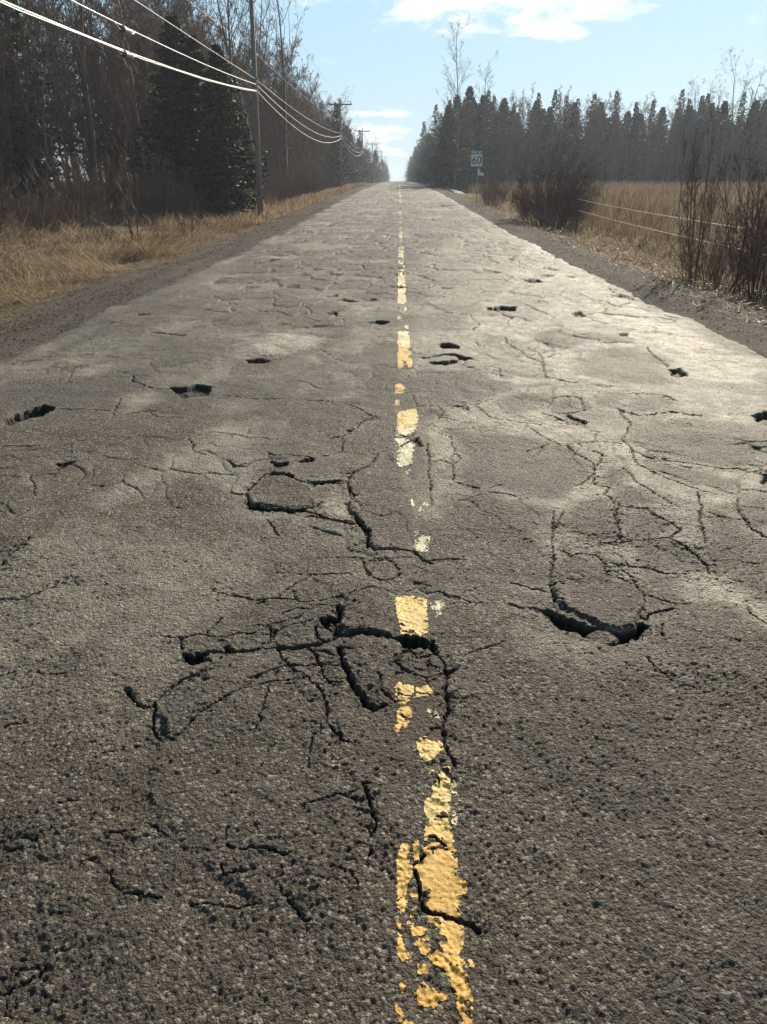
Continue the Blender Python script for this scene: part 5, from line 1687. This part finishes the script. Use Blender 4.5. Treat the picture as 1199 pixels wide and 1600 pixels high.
# --- left forest
G_L = 'trees of the left forest'
for i in range(130):                    # thicket fringe
    t = i / 129
    y = 36 + 84 * t ** 1.4 + R_.uniform(-2, 2)
    edge = -(8.2 + 12.5 * math.exp(-(y - 34) / 13.0))
    x = edge - R_.uniform(-0.8, 4.5)
    if -9.5 < x and y < 48:
        x -= 3
    s = R_.uniform(0.95, 1.6)
    plant('thicket', x, y, size_word(s, 1.1, 1.45) + ('brown thicket tree ' if x > edge - 2 else 'brown thicket tree, set back, ') + where(x, y), G_L, s=s, var=i)
for i in range(44):
    y = 43 + 40 * R_.random()
    x = -(10.5 + 13 * math.exp(-(y - 34) / 13.0)) - R_.uniform(0, 14)
    plant('thicket', x, y, 'large brown bare tree set deep ' + where(x, y), G_L, s=R_.uniform(1.7, 2.25), var=i)
for i in range(120):
    y = 42 + 110 * R_.random() ** 1.3
    edge = -(9.5 + 13 * math.exp(-(y - 34) / 13.0))
    x = edge - R_.uniform(0.5, 16)
    q = R_.random()
    if q < 0.50:
        s = R_.uniform(0.9, 1.35) if y < 75 else R_.uniform(0.8, 1.02)
        plant('slender', x, y, size_word(s, 0.95, 1.15) + 'slender bare tree ' + where(x, y), G_L, s=s, var=i)
    elif q < 0.66:
        plant('spread', x, y, 'spreading bare tree ' + where(x, y), G_L, s=R_.uniform(0.8, 1.15), var=i)
    elif q < 0.85:
        plant('spruce', x, y, 'narrow spruce ' + where(x, y), G_L, s=R_.uniform(0.6, 0.85), var=i)
    else:
        plant('dense', x, y, 'broad dark conifer ' + where(x, y), G_L, s=R_.uniform(0.6, 0.8), var=i)
for i in range(96):
    y = 112 + 400 * (i / 95) ** 1.2 + R_.uniform(-4, 4)
    x = -R_.uniform(6.6, 10.5) - (2.5 if i % 3 == 0 else 0)
    k = ('thicket', 'spruce', 'dense', 'slender')[i % 4]
    s = {'thicket': 1.3, 'spruce': 0.75, 'dense': 0.8, 'slender': 0.8}[k] * R_.uniform(0.8, 1.15)
    plant(k, x, y, {'thicket': 'distant bare brown tree ', 'spruce': 'distant spruce ', 'dense': 'distant broad conifer ', 'slender': 'distant slender bare tree '}[k] + where(x, y), 'distant trees along the left side', s=s, var=i)
# --- right forest: along the road and then round the field
G_R = 'trees of the right forest'
for i in range(92):
    y = 98 + 420 * (i / 91) ** 1.3 + R_.uniform(-3, 3)
    x = R_.uniform(5.4, 9.0) + (3.5 if i % 3 == 0 else 0)
    k = ('spruce', 'thicket', 'dense', 'slender')[i % 4]
    s = {'thicket': 1.35, 'spruce': 0.95, 'dense': 1.1, 'slender': 0.95}[k] * R_.uniform(0.8, 1.15)
    plant(k, x, y, {'thicket': 'roadside bare brown tree ', 'spruce': 'roadside spruce ', 'dense': 'roadside broad conifer ', 'slender': 'roadside slender bare tree '}[k] + where(x, y), 'trees along the right side of the road', s=s, var=i)
for i in range(270):
    x = 7.5 + 84 * (i / 269) + R_.uniform(-1.5, 1.5)
    y = 104 + R_.uniform(0, 3) + (i % 4) * 4.0 + 6 * math.sin(x * 0.06)
    q = R_.random()
    if i % 4 == 0 and q < 0.6:
        q = 0.7 if q < 0.2 else 0.95
    if i % 4 == 3:
        q = 0.4 if q < 0.7 else 0.1
    if q < 0.22:
        plant('spruce', x, y, 'spruce in the field forest, %s row, ' % ('front', 'second', 'third', 'back')[i % 4] + where(x, y), G_R, s=R_.uniform(0.66, 1.04) * (1.12 if R_.random() < 0.1 else 1), var=i)
    elif q < 0.48:
        plant('dense', x, y, 'broad conifer in the field forest, %s row, ' % ('front', 'second', 'third', 'back')[i % 4] + where(x, y), G_R, s=R_.uniform(0.95, 1.25), sz=R_.uniform(0.74, 1.14), var=i)
    elif q < 0.58:
        plant('pine', x, y, 'pine in the field forest, %s row, ' % ('front', 'second', 'third', 'back')[i % 4] + where(x, y), G_R, s=R_.uniform(0.85, 1.0), var=i)
    elif q < 0.78:
        plant('slender', x, y, 'bare tree in the field forest, %s row, ' % ('front', 'second', 'third', 'back')[i % 4] + where(x, y), G_R, s=R_.uniform(0.62, 0.84), var=i)
    else:
        plant('thicket', x, y - 2, 'young bare tree at the forest foot ' + where(x, y), G_R, s=R_.uniform(1.3, 1.75), var=i)
for i in range(5):
    plant('spread', 36 + i * 3.0, 106 + (i % 2) * 4, ('leftmost', 'second', 'tallest middle', 'fourth', 'rightmost')[i] + ' of the five tall bare trees rising above the forest at the right', 'tall bare trees at the right edge', s=(0.80, 0.92, 1.0, 0.88, 0.84)[i], var=i)


# ------------------------------------------------------------------ poles and cables
POLES = [(-6.1, -14.0, 0.0), (-6.0, 35.0, 0.010), (-5.95, 84.0, 0.0), (-5.95, 133.0, 0.0), (-5.95, 182.0, 0.0), (-6.0, 231.0, 0.0), (-6.0, 280.0, 0.0)]
NTH = ['', 'tallest grey utility pole nearest the camera beside the brush on the left', 'second utility pole along the left verge, crossarm standing above the small spruce',
       'third utility pole along the left verge, beyond the spruce top', 'fourth utility pole along the left verge', 'fifth utility pole along the left verge',
       'farthest utility pole on the left verge']


def pole(i):
    x, y, lean = POLES[i]
    zb = gz(x, y)
    top = float(road_z(y)) + (8.62 if i == 1 else 8.0)
    H = top - zb
    e = empty('utility_pole', (x, y, zb), 0, (0, rad(0.6) + lean))
    g = Geo()
    g.tube([(0, 0, -0.3), (0, 0, H * 0.5), (0, 0, H)], [0.135, 0.108, 0.080], 12)
    g.build('shaft', M['pole'], e, True)
    g = Geo()
    g.box((0, -0.14, H - 0.35), (2.3, 0.10, 0.12))
    arm = g.build('crossarm', M['pole'], e)
    for sx in (-1, 1):
        g = Geo()
        g.tube([(sx * 0.72, -0.16, H - 0.38), (0, -0.15, H - 0.98)], 0.02, 5)
        g.build('brace', M['steel'], e)
    for sx in (-1.08, -0.55, 1.08):
        g = Geo()
        g.tube([(sx, -0.14, H - 0.29), (sx, -0.14, H - 0.22), (sx, -0.14, H - 0.16), (sx, -0.14, H - 0.10)], [0.03, 0.055, 0.045, 0.02], 8)
        g.build('insulator', M['porcelain'], arm, True)
    g = Geo()
    g.tube([(0, 0, H), (0, 0, H + 0.12), (0, 0, H + 0.2)], [0.03, 0.05, 0.02], 8)
    g.build('insulator', M['porcelain'], e, True)
    for h in (4.70, 4.92, 5.12):
        g = Geo()
        g.box((0.13, -0.02, h + float(road_z(y)) - zb), (0.09, 0.05, 0.06))
        g.build('cable_clamp', M['steel'], e)
    tag(e, NTH[i] if i else 'grey utility pole standing behind the camera', 'utility pole')


for i in range(1, len(POLES)):
    pole(i)


def run(h, dx, sag, n=16, sag0=None, h0=None):
    pts = []
    for i in range(len(POLES) - 1):
        (x0, y0, _), (x1, y1, _) = POLES[i], POLES[i + 1]
        z0, z1 = float(road_z(y0)) + (h0 if (i == 0 and h0) else h), float(road_z(y1)) + h
        for k in range(n if i < len(POLES) - 2 else n + 1):
            t = k / n
            s_ = sag0 if (i == 0 and sag0 is not None) else sag
            pts.append((x0 + (x1 - x0) * t + dx, y0 + (y1 - y0) * t, z0 + (z1 - z0) * t - 4 * s_ * t * (1 - t)))
    return pts


def cable(name, pts, r, m, label, cat, group=None):
    g = Geo()
    g.tube(pts, r, 7)
    o = g.build(name, m, None, True)
    return tag(o, label, cat, group)


A = run(4.70, 0.16, 1.05, sag0=0.87)
B = run(4.92, 0.16, 0.80, sag0=0.60)
Cc = run(5.12, 0.14, 0.40, sag0=0.08)
cable('telephone_cable', A, 0.016, M['cable'], 'lowest of the three thick bright cables strung along the left poles', 'cable')
cable('telephone_cable', [(p[0] + 0.03, p[1], p[2] - 0.035 - 0.012 * math.sin(p[1])) for p in A[:17]], 0.012, M['cable'], 'thin second cable lashed under the lowest thick one', 'cable')
cable('telephone_cable', B, 0.014, M['cable'], 'middle of the three thick bright cables strung along the left poles', 'cable')
cable('telephone_cable', Cc, 0.009, M['cable'], 'uppermost of the three bright cables strung along the left poles', 'cable')
cable('power_wire', run(6.3, -0.1, 0.3), 0.007, M['wire'], 'thin grey wire above the bright cables, ending on the pole shafts', 'wire')
for k, dx in enumerate((-1.08, 0.0, 1.08)):
    cable('power_wire', run(8.2 if dx == 0 else 7.9, dx + 0.0, 0.7), 0.006, M['wire'],
          ('leftmost overhead power wire on the crossarms', 'middle overhead power wire on the pole tops', 'rightmost overhead power wire on the crossarms')[k], 'wire')


def splice(pts, y, label, L=0.30, r=0.075, drop=0.07):
    ys = [p[1] for p in pts]
    z = float(np.interp(y, ys, [p[2] for p in pts]))
    dz = float(np.interp(y + 0.3, ys, [p[2] for p in pts])) - z
    x = float(np.interp(y, ys, [p[0] for p in pts]))
    e = empty('splice_case', (x, y, z - drop), 0, (math.atan2(dz, 0.3), 0))
    g = Geo()
    g.tube([(0, -L, 0), (0, -L * .93, 0), (0, -L * .5, 0), (0, L * .5, 0), (0, L * .93, 0), (0, L, 0)], [r * .35, r * .85, r, r, r * .85, r * .35], 14)
    g.build('body', M['case'], e, True)
    for q in (-1, 1):
        g = Geo()
        g.tube([(0, q * L * 0.62 - 0.02, 0), (0, q * L * 0.62 + 0.02, 0)], r * 1.1, 14)
        g.tube([(0, q * L * 0.62, 0), (0, q * L * 0.62, drop + 0.03)], 0.02, 6)
        g.build('strap', M['steel'], e)
        g = Geo()
        g.tube([(0, q * L * .9, 0), (0, q * L * 1.3, -0.02), (0, q * L * 1.9, drop * .6), (0, q * L * 2.4, drop)], 0.014, 6)
        g.build('pigtail', M['cable'], e, True)
    return tag(e, label, 'splice case')


splice(B, 18.8, 'dark splice case hanging from the middle bright cable')
splice(A, 18.7, 'dark splice case hanging from the lowest bright cable')
splice(A, 20.9, 'smaller dark fitting on the lowest bright cable, beyond its splice case', 0.16, 0.035, 0.035)


# ------------------------------------------------------------------ speed sign
def glyph(shape, w, h, t):
    """Stroke figures 6 and 0 as bands of quads."""
    pts = []
    if shape == '0':
        for k in range(25):
            a = math.pi / 2 + 2 * math.pi * k / 24
            sx = math.copysign(abs(math.cos(a)) ** 0.75, math.cos(a))
            pts.append((w / 2 * sx, h / 2 * math.sin(a)))
    else:
        rb = w / 2
        cy = -h / 2 + rb * 1.15
        pts.append((w * 0.36, h / 2))
        pts.append((w * 0.02, h * 0.30))
        pts.append((-w * 0.30, h * 0.06))
        for k in range(19):
            a = math.pi * 0.88 + 2 * math.pi * k / 18
            pts.append((rb * math.cos(a), cy + rb * 1.15 * math.sin(a)))
    V, F = [], []
    n = len(pts)
    closed = shape == '0'
    for i, p in enumerate(pts):
        a = pts[(i - 1) % (n - 1)] if closed else pts[max(i - 1, 0)]
        b = pts[(i + 1) % (n - 1)] if closed and i == n - 1 else pts[min(i + 1, n - 1)]
        if closed and i == 0:
            a = pts[n - 2]
        if closed and i == n - 1:
            b = pts[1]
        dx, dy = b[0] - a[0], b[1] - a[1]
        L = math.hypot(dx, dy) + 1e-9
        nx, ny = -dy / L * t / 2, dx / L * t / 2
        V += [(p[0] - nx, p[1] - ny), (p[0] + nx, p[1] + ny)]
    for i in range(n - 1):
        F.append((2 * i, 2 * i + 2, 2 * i + 3, 2 * i + 1))
    return V, F


def sign():
    x, y = 4.42, 48.0
    zb = gz(4.6, y)
    zr = 2.27
    e = empty('speed_limit_sign', (x + 0.12, y, zb), 0.0)
    W, Hh = 0.66, 0.80
    cz = zr + Hh / 2 - zb
    g = Geo()
    g.box((0, 0.03, (cz + 0.3) / 2 - 0.1), (0.05, 0.03, cz + 0.5))
    for k in range(4):
        g.box((0, 0.012, cz - 0.2 + k * 0.13), (0.02, 0.004, 0.02))
    g.build('post', M['steel'], e)
    # plate with rounded corners
    c = 0.05
    prof = []
    for (cx_, cy_, a0) in ((W / 2 - c, Hh / 2 - c, 0), (-W / 2 + c, Hh / 2 - c, 90), (-W / 2 + c, -Hh / 2 + c, 180), (W / 2 - c, -Hh / 2 + c, 270)):
        for k in range(4):
            a = rad(a0 + 30 * k)
            prof.append((cx_ + c * math.cos(a), cy_ + c * math.sin(a)))
    n = len(prof)
    V = [(px, 0, pz) for px, pz in prof] + [(px, 0.005, pz) for px, pz in prof]
    F = [tuple(range(n)), tuple(range(2 * n - 1, n - 1, -1))] + [(i + n, (i + 1) % n + n, (i + 1) % n, i) for i in range(n)]
    g = Geo()
    g.raw(V, F)
    pl = g.build('plate', M['sign_white'], e)
    pl.location = (-0.10, 0, cz)
    pl.rotation_euler = (rad(-3), rad(-2.5), 0)
    for ch, ox in (('6', -0.145), ('0', 0.145)):
        Vg, Fg = glyph(ch, 0.19, 0.36, 0.062)
        g = Geo()
        nn = len(Vg)
        g.raw([(a + ox, -0.004, b - 0.07) for a, b in Vg] + [(a + ox, -0.001, b - 0.07) for a, b in Vg],
              Fg + [tuple(q + nn for q in f[::-1]) for f in Fg])
        g.build('digit', M['sign_black'], pl)
    cu = bpy.data.curves.new('lettering', 'FONT')
    cu.body = 'MAXIMUM'
    cu.size = 0.135
    cu.align_x = 'CENTER'
    cu.extrude = 0.0015
    cu.offset = 0.003
    tmp = bpy.data.objects.new('lettering', cu)
    col.objects.link(tmp)
    bpy.context.view_layer.update()
    me = bpy.data.meshes.new_from_object(tmp.evaluated_get(bpy.context.evaluated_depsgraph_get()))
    bpy.data.objects.remove(tmp)
    me.materials.clear()
    lt = obj('lettering', me, M['sign_black'], pl)
    lt.rotation_euler = (math.pi / 2, 0, 0)
    lt.location = (0, -0.004, 0.235)
    # black rule round the edge
    g = Geo()
    for cx_, cz_, w_, h_ in ((0, Hh / 2 - 0.022, W - 0.1, 0.012), (0, -Hh / 2 + 0.022, W - 0.1, 0.012), (-W / 2 + 0.022, 0, 0.012, Hh - 0.1), (W / 2 - 0.022, 0, 0.012, Hh - 0.1)):
        g.box((cx_, -0.002, cz_), (w_, 0.003, h_))
    g.build('border', M['sign_black'], pl)
    # bent tab hanging below
    g = Geo()
    a = [(0.00, -0.50), (0.10, -0.50), (0.14, -0.68), (0.36, -0.73), (0.38, -0.90), (0.03, -0.86)]
    g.raw([(px - 0.02, -0.012 - 0.10 * max(0, px - 0.12), pz + cz) for px, pz in a] + [(px - 0.02, -0.006 - 0.10 * max(0, px - 0.12), pz + cz) for px, pz in a],
          [(0, 5, 2, 1), (2, 5, 4, 3), (7, 8, 11, 6), (9, 10, 11, 8)] + [(i, (i + 1) % 6, (i + 1) % 6 + 6, i + 6) for i in range(6)])
    g.build('bent_tab', M['sign_white'], e)
    tag(e, 'white MAXIMUM 60 speed limit sign on a thin post at the right verge', 'road sign')


sign()


# ------------------------------------------------------------------ fence, driveway, small far things
def fence():
    e = empty('wire_fence', (7.0, 16.0, gz(7, 16)), 0)
    z0 = gz(7, 16)
    ys = [-6, 4.0, 16.4, 32.0]
    for y in ys:
        g = Geo()
        h = gz(7, y)
        g.tube([(0, y - 16, h - z0 - 0.3), (0.02, y - 16, max(h + 1.1, 0.75) - z0)], 0.028, 6)
        g.build('post', M['dark'], e)
    for h in (0.62, 0.22):
        pts = []
        for i in range(len(ys) - 1):
            for k in range(9):
                t = k / 8
                y = ys[i] + (ys[i + 1] - ys[i]) * t
                pts.append((-0.03, y - 16, h + 0.015 * (y - 16) * (y > 16) - z0 - 0.16 * t * (1 - t)))
        g = Geo()
        g.tube(pts, 0.009, 5)
        g.build('wire', M['fence_wire'], e)
    tag(e, 'low fence of two white wires between the right ditch and the field', 'fence')


fence()


def strip(name, x0, x1, y0, y1, h, m, label, cat=None, kind=None, seed=1):
    r = np.random.default_rng(seed)
    xs, ys = np.linspace(x0, x1, 14), np.linspace(y0, y1, 24)
    X, Y = np.meshgrid(xs, ys)
    u, v = np.linspace(-1, 1, 14)[None, :], np.linspace(-1, 1, 24)[:, None]
    env = np.clip(1 - np.maximum(np.abs(u), np.abs(v)) ** 3, 0, 1)
    Z = land_z(X, Y) - 0.15 + (h + 0.15) * env ** 0.5 * (0.75 + 0.5 * fbm(X * 0.9, Y * 0.3, 3, seed))
    ii = np.arange(X.size).reshape(X.shape)
    F = np.stack([ii[:-1, :-1], ii[:-1, 1:], ii[1:, 1:], ii[1:, :-1]], -1).reshape(-1, 4)
    o = obj(name, mesh_np(name, np.stack([X, Y, Z], -1).reshape(-1, 3), F, True), m)
    return tag(o, label, cat, None, kind)


strip('snow_patch', 5.2, 6.8, 78, 104, 0.28, M['snow'], 'long grey remnant of old snow along the shaded right verge', 'snow', None, 3)
strip('snow_patch', 4.9, 6.0, 120, 150, 0.3, M['snow'], 'smaller far remnant of old snow under the right-hand trees', 'snow', None, 4)
strip('side_driveway', -12.5, -3.9, 121, 126, 0.28, M['gravel'], 'pale gravel driveway joining the left side of the road far off', None, 'structure', 5)


def mailbox():
    x, y = -4.9, 150.0
    e = empty('roadside_mailbox', (x, y, gz(x, y)))
    g = Geo()
    g.box((0, 0, 0.5), (0.14, 0.14, 1.2))
    g.build('post', M['dark'], e)
    g = Geo()
    V, F = [], []
    n = 9
    for yy in (-0.35, 0.35):
        V += [(-0.17, yy, 1.1), (0.17, yy, 1.1)] + [(0.17 * math.cos(math.pi * k / (n - 1)), yy, 1.32 + 0.17 * math.sin(math.pi * k / (n - 1))) for k in range(n)]
    m_ = n + 2
    F = [tuple(range(m_)), tuple(range(2 * m_ - 1, m_ - 1, -1))] + [(i + m_, (i + 1) % m_ + m_, (i + 1) % m_, i) for i in range(m_)]
    g.raw(V, F)
    g.build('box', M['dark'], e)
    tag(e, 'small dark roadside box on a post beside the far driveway', 'mailbox')


mailbox()

def haze():
    g = Geo()
    g.box((0, 600, 8.5), (3300, 2300, 24))
    g.build('haze', None)
    o = bpy.data.objects['haze']
    m = bpy.data.materials.new('haze_air')
    m.use_nodes = True
    m.node_tree.nodes.clear()
    out = m.node_tree.nodes.new('ShaderNodeOutputMaterial')
    v = m.node_tree.nodes.new('ShaderNodeVolumePrincipled')
    v.inputs['Color'].default_value = (0.74, 0.85, 1.0, 1)
    v.inputs['Density'].default_value = 0.0007
    v.inputs['Anisotropy'].default_value = 0.25
    m.node_tree.links.new(v.outputs[0], out.inputs['Volume'])
    o.data.materials.append(m)
    o['kind'] = 'stuff'
    o['label'] = 'thin pale haze over the whole scene'


haze()
